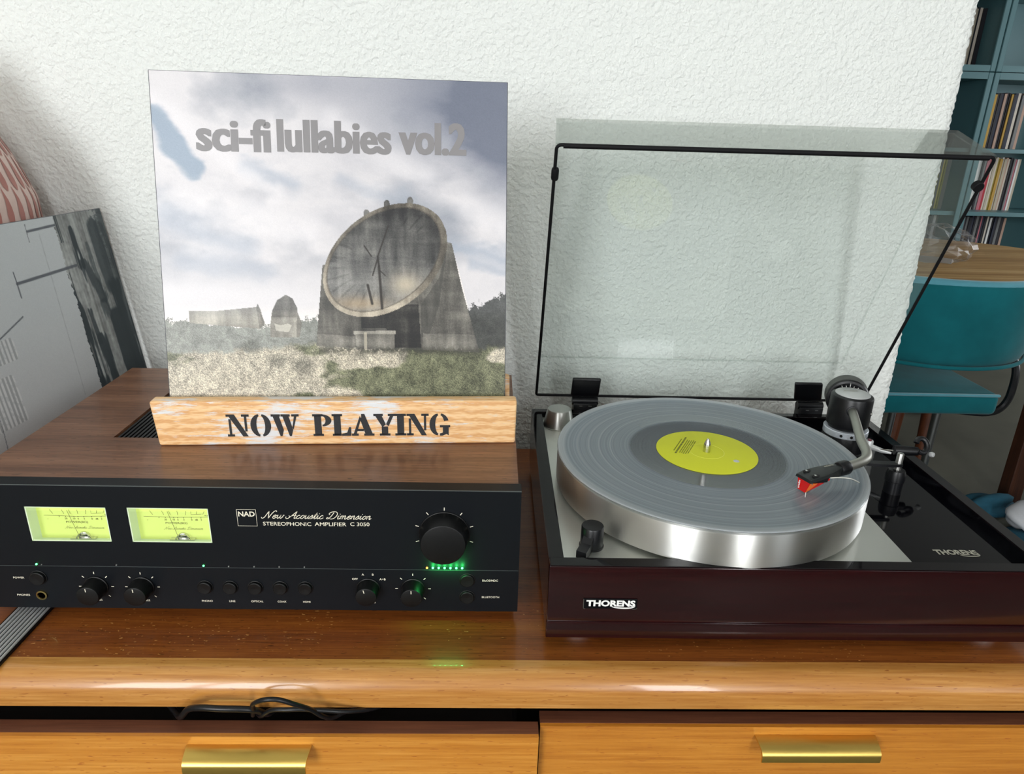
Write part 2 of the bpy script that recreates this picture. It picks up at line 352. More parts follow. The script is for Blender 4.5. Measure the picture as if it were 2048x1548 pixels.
M['walnut'] = wood('walnut_veneer', (82, 52, 36), (112, 76, 54), (140, 100, 74), 'X', 700, .34, .12, (60, 36, 24), bump=.1)
M['amp_black'] = mat('amplifier_black_paint', (11, 15, 20), .42, spec=.24, noise=.06, nscale=300, bump=.03, bscale=2500)
M['amp_edge'] = mat('amplifier_bevel_paint', (30, 36, 40), .4, noise=.05)
M['groove'] = mat('amplifier_groove', (96, 102, 102), .35, metal=.5, noise=.05)
M['knob'] = mat('black_knob_plastic', (10, 11, 12), .42, spec=.35, noise=.05, bump=.04, bscale=900)
M['black'] = mat('satin_black_plastic', (12, 13, 16), .36, spec=.4, noise=.05)
M['black_gloss'] = mat('gloss_black_acrylic', (7, 7, 11), .05, spec=.25, noise=.05)
M['rubber'] = mat('black_rubber', (9, 9, 12), .65, spec=.25, noise=.08)
M['ink'] = mat('cream_lettering', (236, 230, 210), .6, noise=.03)
M['ink_grey'] = mat('grey_lettering', (166, 164, 150), .6, noise=.03)
M['led_green'] = glow('green_led', (70, 255, 120), 9.0)
M['led_orange'] = glow('amber_led', (255, 170, 60), 5.0)
M['led_off'] = mat('unlit_led', (150, 152, 148), .3, noise=.05)
M['meter'] = glow('lit_meter_face', (202, 216, 118), .46)
M['meter_wall'] = glow('lit_meter_wall', (196, 210, 180), .35)
M['meter_ink'] = mat('meter_print', (84, 84, 30), .7, noise=.05)
M['meter_glass'] = clear('meter_glass', (.97, .98, .97))
M['gold'] = metal('gold_jack_ring', (190, 170, 110), .25)
M['hole'] = mat('dark_hole', (8, 8, 9), .8, noise=.1)
M['mahogany'] = wood('gloss_mahogany', (24, 4, 7), (34, 6, 9), (44, 10, 12), 'X', 420, .14, .15, None, bump=.02)
M['rim_black'] = mat('black_lacquer_rim', (18, 16, 18), .05, spec=.32, noise=.05)
M['plate'] = metal('silver_top_plate', (226, 228, 222), .42, .3, (30, 900, 900))
M['platter'] = metal('turned_aluminium', (220, 220, 216), .42, 1.0, None, 'Z')
M['platter_top'] = metal('platter_top_metal', (190, 200, 206), .36, .7, None, 'Z')
M['steel'] = metal('bright_steel', (215, 215, 212), .18)
M['satin_steel'] = metal('satin_steel', (196, 196, 192), .34, .6, None, 'Z')
M['tube'] = metal('grey_arm_tube', (172, 172, 164), .45)
M['cap_silver'] = mat('pale_silver_cap', (196, 198, 198), .4, metal=.35, noise=.03)
M['ring_white'] = mat('pale_bearing_ring', (206, 212, 220), .35, metal=.4, noise=.03)
M['headshell'] = mat('headshell_black', (26, 30, 30), .4, noise=.06)
M['red'] = mat('red_stylus_plastic', (206, 22, 18), .2, spec=.6, noise=.08)
M['orange'] = mat('orange_stylus_facet', (226, 110, 40), .22, spec=.6, noise=.06)
M['white'] = mat('white_print', (240, 240, 236), .6, noise=.02)
M['label'] = mat('yellow_record_label', (206, 210, 42), .6, spec=.3, noise=.03, nscale=60)
M['label_ink'] = mat('label_print', (110, 116, 24), .7, noise=.05)
def record_mat():
    m, nt, b = newmat('clear_vinyl'); N = nt.nodes; L = nt.links; N.remove(b); o = N['Material Output']
    t = N.new('ShaderNodeBsdfTransparent'); d = N.new('ShaderNodeBsdfDiffuse')
    g = N.new('ShaderNodeBsdfGlossy'); g.inputs['Roughness'].default_value = .15
    tc = N.new('ShaderNodeTexCoord'); sep = N.new('ShaderNodeVectorMath'); sep.operation = 'LENGTH'
    mp = N.new('ShaderNodeMapping'); mp.inputs['Scale'].default_value = (1, 1, 0); L.new(tc.outputs['Object'], mp.inputs['Vector']); L.new(mp.outputs['Vector'], sep.inputs[0])
    n = N.new('ShaderNodeTexNoise'); n.noise_dimensions = '1D'; n.inputs['Scale'].default_value = 1.0; n.inputs['Detail'].default_value = 4; n.inputs['Roughness'].default_value = .7
    mu = N.new('ShaderNodeMath'); mu.operation = 'MULTIPLY'; mu.inputs[1].default_value = 520; L.new(sep.outputs['Value'], mu.inputs[0]); L.new(mu.outputs[0], n.inputs['W'])
    dv = N.new('ShaderNodeMath'); dv.operation = 'DIVIDE'; dv.inputs[1].default_value = .1505; L.new(sep.outputs['Value'], dv.inputs[0])
    def rings(stops):   # radius (share of the record) -> tint
        cr = N.new('ShaderNodeValToRGB'); e = cr.color_ramp.elements
        while len(e) < len(stops): e.new(.5)
        for i, (p, c) in enumerate(stops): e[i].position = p; e[i].color = (*c, 1)
        L.new(dv.outputs[0], cr.inputs['Fac']); return cr
    dk, md, lt, gp = (.36, .39, .42), (.62, .665, .70), (.90, .93, .95), (.76, .80, .83)
    cr = rings([(0, dk), (.500, dk), (.508, gp), (.516, dk), (.526, md), (.640, md), (.645, gp), (.650, md), (.715, md), (.720, gp), (.725, md), (.785, md), (.790, gp), (.795, md), (.860, md), (.865, gp), (.870, md), (.945, md), (.955, lt), (1, lt)])
    c2 = rings([(0, (.22, .25, .28)), (.506, (.22, .25, .28)), (.520, (.46, .53, .58)), (.637, (.47, .54, .59)), (.644, (.70, .76, .80)), (.651, (.47, .54, .59)), (.712, (.48, .55, .60)), (.720, (.70, .76, .80)), (.728, (.48, .55, .60)), (.783, (.49, .56, .61)), (.790, (.70, .76, .80)), (.797, (.49, .56, .61)), (.858, (.50, .57, .63)), (.865, (.70, .76, .80)), (.872, (.50, .57, .63)), (.945, (.50, .58, .64)), (.958, (.72, .78, .82)), (1, (.76, .80, .82))])
    r2 = N.new('ShaderNodeValToRGB'); r2.color_ramp.elements[0].position = .3; r2.color_ramp.elements[0].color = (.66, .66, .66, 1); r2.color_ramp.elements[1].position = .7; r2.color_ramp.elements[1].color = (1, 1, 1, 1)
    L.new(n.outputs['Fac'], r2.inputs['Fac'])
    ml = N.new('ShaderNodeMix'); ml.data_type = 'RGBA'; ml.blend_type = 'MULTIPLY'; ml.inputs['Factor'].default_value = 1; L.new(cr.outputs['Color'], ml.inputs['A']); L.new(r2.outputs['Color'], ml.inputs['B'])
    L.new(ml.outputs['Result'], t.inputs[0])
    m3 = N.new('ShaderNodeMix'); m3.data_type = 'RGBA'; m3.blend_type = 'MULTIPLY'; m3.inputs['Factor'].default_value = .8; L.new(c2.outputs['Color'], m3.inputs['A']); L.new(r2.outputs['Color'], m3.inputs['B']); L.new(m3.outputs['Result'], d.inputs[0])
    bp = N.new('ShaderNodeBump'); bp.inputs['Strength'].default_value = .10; bp.inputs['Distance'].default_value = .0004; L.new(n.outputs['Fac'], bp.inputs['Height'])
    L.new(bp.outputs['Normal'], g.inputs['Normal'])
    m1 = N.new('ShaderNodeMixShader'); m1.inputs[0].default_value = .38; L.new(t.outputs[0], m1.inputs[1]); L.new(d.outputs[0], m1.inputs[2])
    f = schlick(nt, .045)
    m2 = N.new('ShaderNodeMixShader'); L.new(f, m2.inputs[0]); L.new(m1.outputs[0], m2.inputs[1]); L.new(g.outputs[0], m2.inputs[2]); L.new(m2.outputs[0], o.inputs['Surface'])
    return m
M['vinyl'] = record_mat()
M['lid'] = clear('smoked_clear_acrylic', (.925, .942, .935), 1.49, .01)
M['lid_side'] = clear('smoked_clear_acrylic_side', (.78, .80, .78), 1.49, .01)
M['print'] = printed('glossy_sleeve_print', .38, .4)
M['print_matt'] = printed('matt_sleeve_print', .5, .35)
M['sleeve_edge'] = mat('dark_sleeve_edge', (46, 48, 58), .5, noise=.1)
M['sleeve_edge_pale'] = mat('grey_sleeve_edge', (120, 122, 126), .6, noise=.1)
M['title'] = mat('grey_title_ink', (131, 128, 129), .4, noise=.04)
def board_mat():
    m, nt, b = newmat('painted_scrap_pine'); N = nt.nodes; L = nt.links; tc = N.new('ShaderNodeTexCoord')
    mp = N.new('ShaderNodeMapping'); mp.inputs['Scale'].default_value = (.16, 1, 1); L.new(tc.outputs['Object'], mp.inputs['Vector'])
    w = N.new('ShaderNodeTexWave'); w.wave_type = 'RINGS'; w.inputs['Scale'].default_value = 38; w.inputs['Distortion'].default_value = 5; w.inputs['Detail'].default_value = 2; w.inputs['Detail Scale'].default_value = 12
    L.new(mp.outputs['Vector'], w.inputs['Vector'])
    r = ramp(nt, [(0, (218, 164, 108)), (.5, (232, 186, 132)), (1, (240, 202, 152))]); L.new(w.outputs['Fac'], r.inputs['Fac'])
    mp2 = N.new('ShaderNodeMapping'); mp2.inputs['Scale'].default_value = (.13, 1, 1); L.new(tc.outputs['Object'], mp2.inputs['Vector'])
    n = N.new('ShaderNodeTexNoise'); n.inputs['Scale'].default_value = 260; n.inputs['Detail'].default_value = 8; n.inputs['Roughness'].default_value = .72; L.new(mp2.outputs['Vector'], n.inputs['Vector'])
    n2 = N.new('ShaderNodeTexNoise'); n2.inputs['Scale'].default_value = 16; n2.inputs['Detail'].default_value = 2; L.new(tc.outputs['Object'], n2.inputs['Vector'])
    ad = N.new('ShaderNodeMath'); ad.operation = 'MULTIPLY_ADD'; ad.inputs[1].default_value = .6; L.new(n2.outputs['Fac'], ad.inputs[0]); L.new(n.outputs['Fac'], ad.inputs[2])
    r2 = N.new('ShaderNodeValToRGB'); r2.color_ramp.elements[0].position = .82; r2.color_ramp.elements[1].position = .92; L.new(ad.outputs[0], r2.inputs['Fac'])
    mx = N.new('ShaderNodeMix'); mx.data_type = 'RGBA'; L.new(r2.outputs['Color'], mx.inputs['Factor']); L.new(r.outputs['Color'], mx.inputs['A']); mx.inputs['B'].default_value = c4((222, 222, 222))
    L.new(mx.outputs['Result'], b.inputs['Base Color']); b.inputs['Roughness'].default_value = .6
    bp = N.new('ShaderNodeBump'); bp.inputs['Strength'].default_value = .3; bp.inputs['Distance'].default_value = .0006; L.new(n.outputs['Fac'], bp.inputs['Height']); L.new(bp.outputs['Normal'], b.inputs['Normal'])
    return m
M['board'] = board_mat()
M['stencil_ink'] = mat('black_stencil_paint', (38, 38, 40), .65, noise=.5, nscale=500)
M['teal_paint'] = mat('teal_cabinet_paint', (88, 128, 134), .4, noise=.06, nscale=6)
M['velvet'] = mat('teal_velvet', (24, 104, 112), .9, spec=.05, sheen=.12, noise=.3, nscale=14)
M['velvet_trim'] = mat('pale_teal_velvet_piping', (92, 160, 176), .8, spec=.2, sheen=.5, noise=.15, nscale=30)
M['oak'] = wood('table_oak', (150, 108, 58), (186, 146, 90), (214, 180, 126), 'X', 90, .5, 0, None, .05, 6)
M['dark_wood'] = wood('dark_brown_wood', (46, 24, 16), (64, 34, 20), (84, 48, 28), 'Z', 200, .5)
M['red_wood'] = wood('reddish_leg_wood', (70, 34, 18), (96, 50, 26), (116, 66, 36), 'Z', 200, .5)
M['chrome'] = metal('dull_chrome', (150, 154, 156), .3)
M['bag'] = clear('clear_plastic_film', (.93, .93, .95), 1.7, .4)
M['cloth_white'] = mat('white_cloth', (214, 216, 220), .9, noise=.08, nscale=60, bump=.2, bscale=200)
M['cloth_blue'] = mat('blue_green_cloth', (30, 84, 104), .9, noise=.4, nscale=50, bump=.2, bscale=200)

# ------------------------------------------------------------------ room
YW, XW, FL, CE = 0.393, 0.5375, -0.75, 1.85
SB_B = 0.365
LEFT, REAR, RIGHT, FAR = -2.3, -3.1, 5.2, 4.17
rnd = random.Random(4)
def rough_edge_wall():
    mb = MB(); n = 900; zs = [FL + (CE-FL)*i/n for i in range(n+1)]
    ex = [XW + rnd.uniform(-.0013, .0008) for _ in zs]; vs = []; fs = []
    for i, z in enumerate(zs):
        vs += [(LEFT, YW, z), (XW-.012, YW, z), (ex[i]-.0018, YW+.0006, z), (ex[i], YW+.004, z), (XW-.001, YW+.012, z), (XW, YW+.12, z), (LEFT, YW+.12, z)]
    for i in range(n):
        for k in range(7):
            a = i*7+k; b = i*7+(k+1) % 7; fs.append((a, b, b+7, a+7))
    fs += [tuple(range(7)), tuple(n*7+k for k in range(7))]
    return mb.add(vs, fs)
struct(rough_edge_wall().build('wall_back', M['plaster'], angle=70))
struct(MB().box(LEFT, RIGHT, REAR, FAR+.4, FL-.1, FL).build('floor', M['concrete']))
struct(MB().box(LEFT, RIGHT, REAR, FAR+.4, CE, CE+.1).build('ceiling', M['ceiling']))
struct(MB().box(LEFT-.1, LEFT, REAR-.1, YW+.12, FL, CE).build('wall_left', M['paint']))
rw_ = MB().box(RIGHT, RIGHT+.1, REAR-.1, 1.3, FL, CE).box(RIGHT, RIGHT+.1, 2.9, FAR+.4, FL, CE).box(RIGHT, RIGHT+.1, 1.3, 2.9, FL, 0).box(RIGHT, RIGHT+.1, 1.3, 2.9, 1.5, CE)
struct(rw_.build('wall_right', M['paint']))
w4 = bpy.data.objects.new('window_4', None); COL.objects.link(w4); w4.location = (RIGHT, 2.1, 0); w4['kind'] = 'structure'  # unseen window, added to carry the extra light for the far area
MB().box(.02, .08, -.8, -.76, 0, 1.5).box(.02, .08, .76, .8, 0, 1.5).box(.02, .08, -.76, .76, 0, .04).box(.02, .08, -.76, .76, 1.46, 1.5).box(.02, .08, -.03, .03, .04, 1.46).build('window_frame', M['frame_white'], w4)
struct(MB().box(LEFT, RIGHT, FAR, FAR+.1, FL, CE).build('wall_far', M['paint']))
struct(MB().box(LEFT-.1, LEFT, YW+.12, FAR+.1, FL, CE).build('wall_inner', M['paint']))
WIN = [(-1.95, -.89), (.72, 1.17), (2.2, 3.3)]; WZ = (.13, 1.77)  # last opening is added, only to light the right side
rear = MB(); xs = [LEFT] + [x for w in WIN for x in w] + [RIGHT]
for i in range(0, len(xs), 2): rear.box(xs[i], xs[i+1], REAR-.1, REAR, FL, CE)
for a, b in WIN: rear.box(a, b, REAR-.1, REAR, FL, WZ[0]).box(a, b, REAR-.1, REAR, WZ[1], CE)
struct(rear.build('wall_rear', M['paint']))
for i, (a, b) in enumerate(WIN):
    e = bpy.data.objects.new('window_%d' % (i+1), None); COL.objects.link(e); e.location = ((a+b)/2, REAR, WZ[0]); e['kind'] = 'structure'
    h = (b-a)/2; H_ = WZ[1]-WZ[0]; f = MB()
    f.box(-h, -h+.04, -.08, -.02, 0, H_).box(h-.04, h, -.08, -.02, 0, H_).box(-h+.04, h-.04, -.08, -.02, 0, .04).box(-h+.04, h-.04, -.08, -.02, H_-.04, H_)
    if i != 1: f.box(-.035, .035, -.08, -.02, .04, H_-.04)
    f.build('window_frame', M['frame_white'], e)

# ------------------------------------------------------------------ sideboard
SB_L, SB_R, SB_F = -1.05, 0.50, -0.0725
sb = thing('sideboard', 'long orange-brown wooden sideboard with rounded front edge and brass pulls', 'sideboard', (0, 0, FL))
def SBP(mb): return mb.xf(Matrix.Translation((0, 0, -FL)))
# top: veneered slab, plus the rounded front edge in paler tones
SBP(MB().box(SB_L, SB_R, SB_F+.024, SB_B, -.030, 0)).build('top_panel', M['table_top'], sb)
prof = [(SB_F+.024, 0.0), (SB_F+.019, -.0001)]
for i in range(13):
    a = PI/2*(1 - i/12); prof.append((SB_F+.019-.0175*math.cos(a)-.001, -.0185+.0184*math.sin(a)))
prof += [(SB_F+.0004, -.024), (SB_F+.0016, -.0295), (SB_F+.004, -.031), (SB_F+.024, -.031)]
lip = MB(); lip.prism([(y, z) for y, z in prof], (SB_L, 0, 0), (0, 1, 0), (0, 0, 1), (SB_R-SB_L, 0, 0))
lab(SBP(lip).build('edge_lipping', M['lipping'], sb, angle=40), 'paler rounded front edge of the top')
SBP(MB().box(SB_L, SB_L+.02, SB_F+.03, SB_B-.002, FL+.15, -.030)).build('side_panel', M['carcass'], sb)
SBP(MB().box(SB_R-.02, SB_R, SB_F+.03, SB_B-.002, FL+.15, -.030)).build('side_panel', M['carcass'], sb)
SBP(MB().box(SB_L+.02, SB_R-.02, SB_B-.012, SB_B-.002, FL+.15, -.030)).build('back_panel', M['dark_inside'], sb)
SBP(MB().box(SB_L+.02, SB_R-.02, SB_F+.03, SB_B-.012, FL+.15, FL+.17)).build('bottom_panel', M['carcass'], sb)
SBP(MB().box(SB_L+.02, SB_R-.02, SB_F+.06, SB_F+.07, -.24, -.030)).build('rail_panel', M['dark_inside'], sb)
for lx in (SB_L+.06, SB_R-.06):
    for ly in (SB_F+.08, SB_B-.06):
        SBP(MB().cyl((lx, ly, FL), (lx, ly, FL+.15), .013, .022)).build('leg', M['carcass'], sb)
def drawer(x0, x1, yf, h0, h1, ztop, zb=-.215):
    d = SBP(MB().box(x0, x1, yf, yf+.0035, zb, ztop-.0004)).build('drawer', M['drawer'], sb)
    lab(SBP(MB().box(x0, x1, yf+.0035, yf+.016, zb, ztop)).build('drawer_edge', M['drawer_edge'], d), 'dark brown top edge of the drawer front')
    lab(SBP(MB().box(x0+.02, x1-.02, yf+.016, yf+.05, zb+.01, ztop-.02)).build('drawer_box', M['dark_inside'], d), 'dark drawer side set back')
    # brass edge pull: flange on the face, shelf outwards, lip turned down
    z0 = ztop-.0085; P = [(0, 0), (-.006, -.0006), (-.0125, -.002), (-.0155, -.0042), (-.0165, -.0075), (-.0165, -.0125), (-.0152, -.0125), (-.0152, -.0078), (-.0142, -.0054), (-.0118, -.0034), (-.006, -.002), (0, -.0015)]
    hm = MB(); n = len(P); vs = []
    for s_, xx in ((1, h0), (-1, h1)):
        vs += [(xx - s_*.0018*(p[0]/.0165), yf+p[0]-.0002, z0+p[1]) for p in P]
    hm.add(vs, [tuple(range(n)), tuple(reversed(range(n, 2*n)))] + [(i, i+n, (i+1) % n+n, (i+1) % n) for i in range(n)])
    lab(SBP(hm).build('handle', M['brass'], d, angle=50), 'brass lip pull')
    return d
drawer(-.52, .0165, -.0885, -.2655, -.1660, -.042)
drawer(.0185, .475, -.0765, .1985, .3010, -.0425)
# cable looping out of the left drawer gap
cb = MB(); YC = -.0835
def cab(pts, r=.0019): cb.tube(spline(pts, 8), r, 10)
cab([(-.30, -.05, -.0365), (-.280, -.0700, -.0362), (-.272, -.0780, -.0325), (-.264, -.0805, -.0225), (-.252, -.0845, -.0168), (-.236, -.086, -.0162), (-.220, -.085, -.0175), (-.2105, -.082, -.0215), (-.203, -.072, -.0345), (-.195, -.05, -.037)], .0026)
cab([(-.225, -.05, -.036), (-.2155, -.0755, -.0325), (-.2115, -.083, -.020), (-.2080, -.0905, -.0070), (-.1985, -.0940, .0006), (-.187, -.0940, .0010), (-.1755, -.0915, -.0060), (-.1655, -.086, -.0165), (-.157, -.0810, -.0290), (-.149, -.0735, -.0362), (-.13, -.056, -.0375)])
cab([(-.222, -.052, -.037), (-.210, -.0765, -.0325), (-.198, -.082, -.0215), (-.184, -.084, -.0188), (-.172, -.0835, -.0190), (-.157, -.082, -.0215), (-.138, -.078, -.0265), (-.118, -.066, -.0345), (-.10, -.05, -.037)])
tag(cb.build('power_cable', M['black'], angle=60), 'black cable looping out of the gap above the left drawer', 'cable')

# ribbed strip on the sideboard, running out from under the amplifier
st = thing('ribbed_strip', 'flat strip of thin silver ribs on dark backing, sticking out from under amplifier', 'strip', (-.434, -.03, 0))
MB().box(-.0165, .0145, -.0350, .11, 0, .0022).build('backing', M['black'], st)
for i in range(8):
    x = -.0125 + .0036*i
    MB().cyl((x, -.0350, .0034), (x, .11, .0034), .0011, seg=8).build('rib', M['cap_silver'], st)

# ------------------------------------------------------------------ amplifier
AW, ZB, ZT, TP, AD = .466, .0114, .1335, .0136, .295
amp = thing('stereo_amplifier', 'black-fronted stereo amplifier in walnut case with two lit meters', 'amplifier', (0, 0, 0))
case = MB()
V0, V1, VY0, VY1 = -.385, -.0775, .0945, .235      # vent opening in the top
case.box(-.464, V0, TP, AD, ZB, ZT).box(V1, -.0023, TP, AD, ZB, ZT).box(V0, V1, TP, VY0, ZB, ZT).box(V0, V1, VY1, AD, ZB, ZT).box(V0, V1, VY0, VY1, ZB, .08)
case.build('case', M['walnut'], amp, smooth=False)
gr = MB(); gr.box(V0, V1, VY0, VY1, .1285, .1295)
lab(gr.build('vent_tray', M['hole'], amp), 'black vent in the case top')
gs = MB(); k = int((V1-V0)/.0042)
for i in range(k):
    x = V0+.0015+i*.0042; gs.box(x, x+.0024, VY0, VY1, .1295, .1318)
g_ = gs.build('vent_slats', M['black'], amp, smooth=False); g_['kind'] = 'stuff'
# front panel with two window openings
MW = [(-.4143, -.3476, .0795, .1128), (-.3302, -.2630, .0795, .1130)]
ZS = .0545                                  # split line
fp = MB(); xs = [-.466, MW[0][0], MW[0][1], MW[1][0], MW[1][1], 0]
for i in (0, 2, 4): fp.box(xs[i], xs[i+1], 0, TP, ZS+.0004, ZT)
for a, b, c, d in MW: fp.box(a, b, 0, .0016, ZS+.0004, c).box(a, b, .0016, TP, ZS+.0004, c-.0048).box(a, b, 0, TP, d, ZT)
fp.build('front_panel', M['amp_black'], amp, smooth=False)
MB().box(-.466, 0, 0, TP, ZB, ZS-.0004).build('lower_panel', M['amp_black'], amp, smooth=False)
lab(MB().box(-.4655, -.0005, .0005, TP, ZS-.0004, ZS+.0004).build('split_line', M['groove'], amp, smooth=False), 'thin pale groove across the front')
lab(MB().box(-.466, 0, -.0003, .0003, ZT-.0006, ZT+.0001).build('top_edge_highlight', M['groove'], amp, smooth=False), 'worn bevel along the panel top edge')  # edge highlight laid in as a thin paler strip
for fx in (-.43, -.036):
    for fy in (.03, .26): MB().lathe([(.016, 0), (.018, .002), (.018, .0104), (.017, .0114)], (fx, fy, 0)).build('foot', M['rubber'], amp)
FU, FV = (1, 0, 0), (0, 0, 1)
def ftext(mb, body, x, z, w, h, bold=0.0, align='L', y=-.0003, **k): add_text(mb, body, (x, y, z), FU, FV, w, h, bold, align, **k)
# meters
for a, b, c, d in MW:
    t = .0016; D = .0118; cl = c; c = c-.0046
    fr = MB().box(a, a+t*.6, .0004, D, c, d).box(b-t*.6, b, .0004, D, c, d).box(a, b, .0017, D, c-.0002, c+t*.3).box(a, b, .0004, .0016, cl, cl+.0007).box(a, b, .0004, D, d-t*.6, d)
    mt = lab(fr.build('meter', M['meter_wall'], amp, smooth=False), 'lit yellow-green power meter')
    lab(MB().box(a, b, D, D+.001, c, d).build('meter_face', M['meter'], mt, smooth=False), 'yellow-green meter scale card')
    d0 = d; d = d-.0042; ik = MB(); y = D-.0002; w_ = b-a
    x0 = a+.10*w_; x1 = b-.035*w_
    # scale: arc of long ticks, baseline, numbers, captions
    for fx, sl in ((.20, -.5), (.345, -.34), (.43, -.24), (.53, -.05), (.635, .10)):
        X = a+fx*w_; ribbon(ik, [(X+sl*.0022, d-.0052), (X-sl*.0022, d-.0092)], .00028, (0, y, 0), FU, FV)
    ribbon(ik, [(a+.70*w_, d-.0058), (a+.70*w_, d-.0086), (a+.835*w_, d-.0080)], .00028, (0, y, 0), FU, FV)
    for fx, sl in ((.77, .2), (.855, .45)):
        X = a+fx*w_; ribbon(ik, [(X+sl*.0026, d-.0054), (X-sl*.001, d-.0084)], .00028, (0, y, 0), FU, FV)
    ribbon(ik, [(x0, d-.0112+.0004), (a+.5*w_, d-.0116), (x1, d-.0112+.0004)], .0003, (0, y, 0), FU, FV)
    for fx in (.29, .37, .475, .525, .60, .70, .82): ribbon(ik, [(a+fx*w_, d-.0113), (a+fx*w_, d-.0124)], .0004, (0, y, 0), FU, FV)
    for fx, s_ in ((.14, '-'), (.37, '20'), (.475, '10'), (.525, '6'), (.60, '3'), (.70, '0'), (.76, 'dB'), (.82, '3')):
        ftext(ik, s_, a+fx*w_, d-.0146, None, .0016 if s_ != '-' else .0003, .01, 'C', y)
    ftext(ik, 'WATT', b-.09*w_, d-.0103, .0058, .0014, .01, 'C', y)
    ftext(ik, 'POWER(8\u03a9)', a+.50*w_, d-.0186, .0185, .0024, .005, 'C', y)
    add_script(ik, 'New Acoustic Dimension', (a+.33*w_, y, d-.0236), FU, FV, .0335, .0026, .12)
    lab(ik.build('scale_print', M['meter_ink'], mt, smooth=False), 'dark olive scale, figures and captions')
    nd = MB(); bx = a+.565*w_; ribbon(nd, [(bx-.004, c+.0055), (a+.42*w_, d-.0045)], .00035, (0, D-.0022, 0), FU, FV)
    lab(nd.build('needle', M['meter_ink'], mt, smooth=False), 'thin slanted needle')
    pv = MB().box(bx-.0105, bx+.0105, D-.004, D-.0002, c+.0012, c+.0026)
    pv.lathe([(.0052, 0), (.0048, .0016), (.003, .0022)], (bx, D-.0002, c+.0025), (0, -1, 0), 24, -PI*.0, 2*PI)
    pv.tube([(bx-.006, D-.003, c+.0022), (bx-.003, D-.0035, c+.0065)], .0005, 8).tube([(bx-.001, D-.003, c+.0055), (bx+.004, D-.0035, c+.0068), (bx+.0065, D-.003, c+.003)], .0005, 8)
    lab(pv.build('needle_pivot', M['steel'], mt), 'small silver pivot')
    lab(MB().box(a, b, .0006, .0012, cl, d).build('meter_glass', M['meter_glass'], mt, smooth=False), 'clear window')
# printed front lettering: every caption, logo and ring of dial marks is a part
def inked(name, fn, label=None):
    mb = MB(); fn(mb); o = mb.build(name, M['ink'], amp, smooth=False); 
    return lab(o, label) if label else o
inked('logo_frame', lambda mb: ribbon(mb, [(-.2392, .1128), (-.2232, .1128), (-.2232, .0970), (-.2392, .0970), (-.2392, .1128)], .0004, (0, -.0003, 0), FU, FV))
inked('logo_lettering', lambda mb: ftext(mb, 'NAD', -.2312, .1062, .0138, .0048, .022, 'C'), 'three cream capital letters in a square outline')
inked('script_lettering', lambda mb: add_script(mb, 'New Acoustic Dimension', (-.2190, -.0003, .1047), FU, FV, .0922, .0070, .17), 'cream slanted script line')
for w_, x, z, ww_ in (('STEREOPHONIC', -.2182, .0977, .0405), ('AMPLIFIER', -.1748, .0979, .0267), ('C 3050', -.1448, .0982, .0163)):
    inked('model_lettering', lambda mb: ftext(mb, w_, x, z, ww_, .0036, .006), 'cream capital lettering under the script')
def ticks(cx, cz, r0, r1, angs, w_=.0007):
    mb = MB()
    for a in angs:
        s_, c_ = math.sin(math.radians(a)), math.cos(math.radians(a)); ribbon(mb, [(cx+r0*s_, cz+r0*c_), (cx+r1*s_, cz+r1*c_)], w_, (0, -.0003, 0), FU, FV)
    o = mb.build('dial_marks', M['ink'], amp, smooth=False); o['kind'] = 'stuff'; return o
KB = (-.0650, .0915); KT1 = (-.3683, .0343); KT2 = (-.3287, .0343); KS = (-.1322, .0352); KBAL = (-.0930, .0352)
ticks(*KB, .0229, .0258, (0, 36, 72, 108, -36, -72, -108))
for k_ in (KT1, KT2): ticks(*k_, .0128, .0150, (0, 45, 90, 135, -45, -90, -135))
ticks(*KBAL, .0134, .0156, (0, 45, 90, 135, -45, -90, -135))
SRC = [('PHONO', -.2744), ('LINE', -.2526), ('OPTICAL', -.2308), ('COAX', -.2091), ('HDMI', -.1873)]
CAP = [(s_, x, z, None, .0021, .010, 'C') for s_, x, z in (('OFF', -.1436, .0436), ('A', -.1365, .0483), ('B', -.1278, .0483), ('A+B', -.1195, .0436))]
CAP += [(s_, x, .0193, None, .0019, .010, 'C') for s_, x in (('BASS', KT1[0]), ('TREBLE', KT2[0]), ('SPEAKERS', KS[0]), ('BALANCE', KBAL[0]))]
CAP += [(s_, x, .0191, None, .0019, .010, 'C') for s_, x in SRC]
CAP += [('POWER', -.4377, .0417, .0094, .0019, .010, 'L'), ('PHONES', -.4381, .0238, .0110, .0019, .010, 'L'), ('BluOS/MDC', -.0319, .0433, .0138, .0021, .008, 'L'), ('BLUETOOTH', -.0321, .0259, .0154, .0019, .008, 'L')]
for s_, x, z, w_, h_, b_, al in CAP: inked('caption', lambda mb: ftext(mb, s_, x, z, w_, h_, b_, al), 'small cream caption')
def knob(cx, cz, rb, rf, pr_, mark=None):
    k_ = MB().lathe([(rb+.0006, 0), (rb+.0006, .0012), (rb, .0016), (rb-.0004, .004), (rf+.0004, pr_-.0012), (rf, pr_-.0003), (rf-.0008, pr_), (0, pr_)], (cx, 0, cz), (0, -1, 0), 48).build('knob', M['knob'], amp)
    if mark is not None:
        mk = MB(); s_, c_ = math.sin(mark), math.cos(mark); ribbon(mk, [(cx+(rf*.55)*s_, cz+(rf*.55)*c_), (cx+(rf*.9)*s_, cz+(rf*.9)*c_)], .0007, (0, -pr_-.0003, 0), FU, FV)
        lab(mk.build('pointer_mark', M['ink'], k_, smooth=False), 'white pointer mark')
    return k_
lab(knob(*KB, .0212, .0186, .0185), 'large volume knob')
knob(*KT1, .0098, .0091, .0150, -.06); knob(*KT2, .0098, .0091, .0150, -.06)
knob(*KS, .0098, .0089, .0140, -.25); knob(*KBAL, .0100, .0089, .0145, 0)
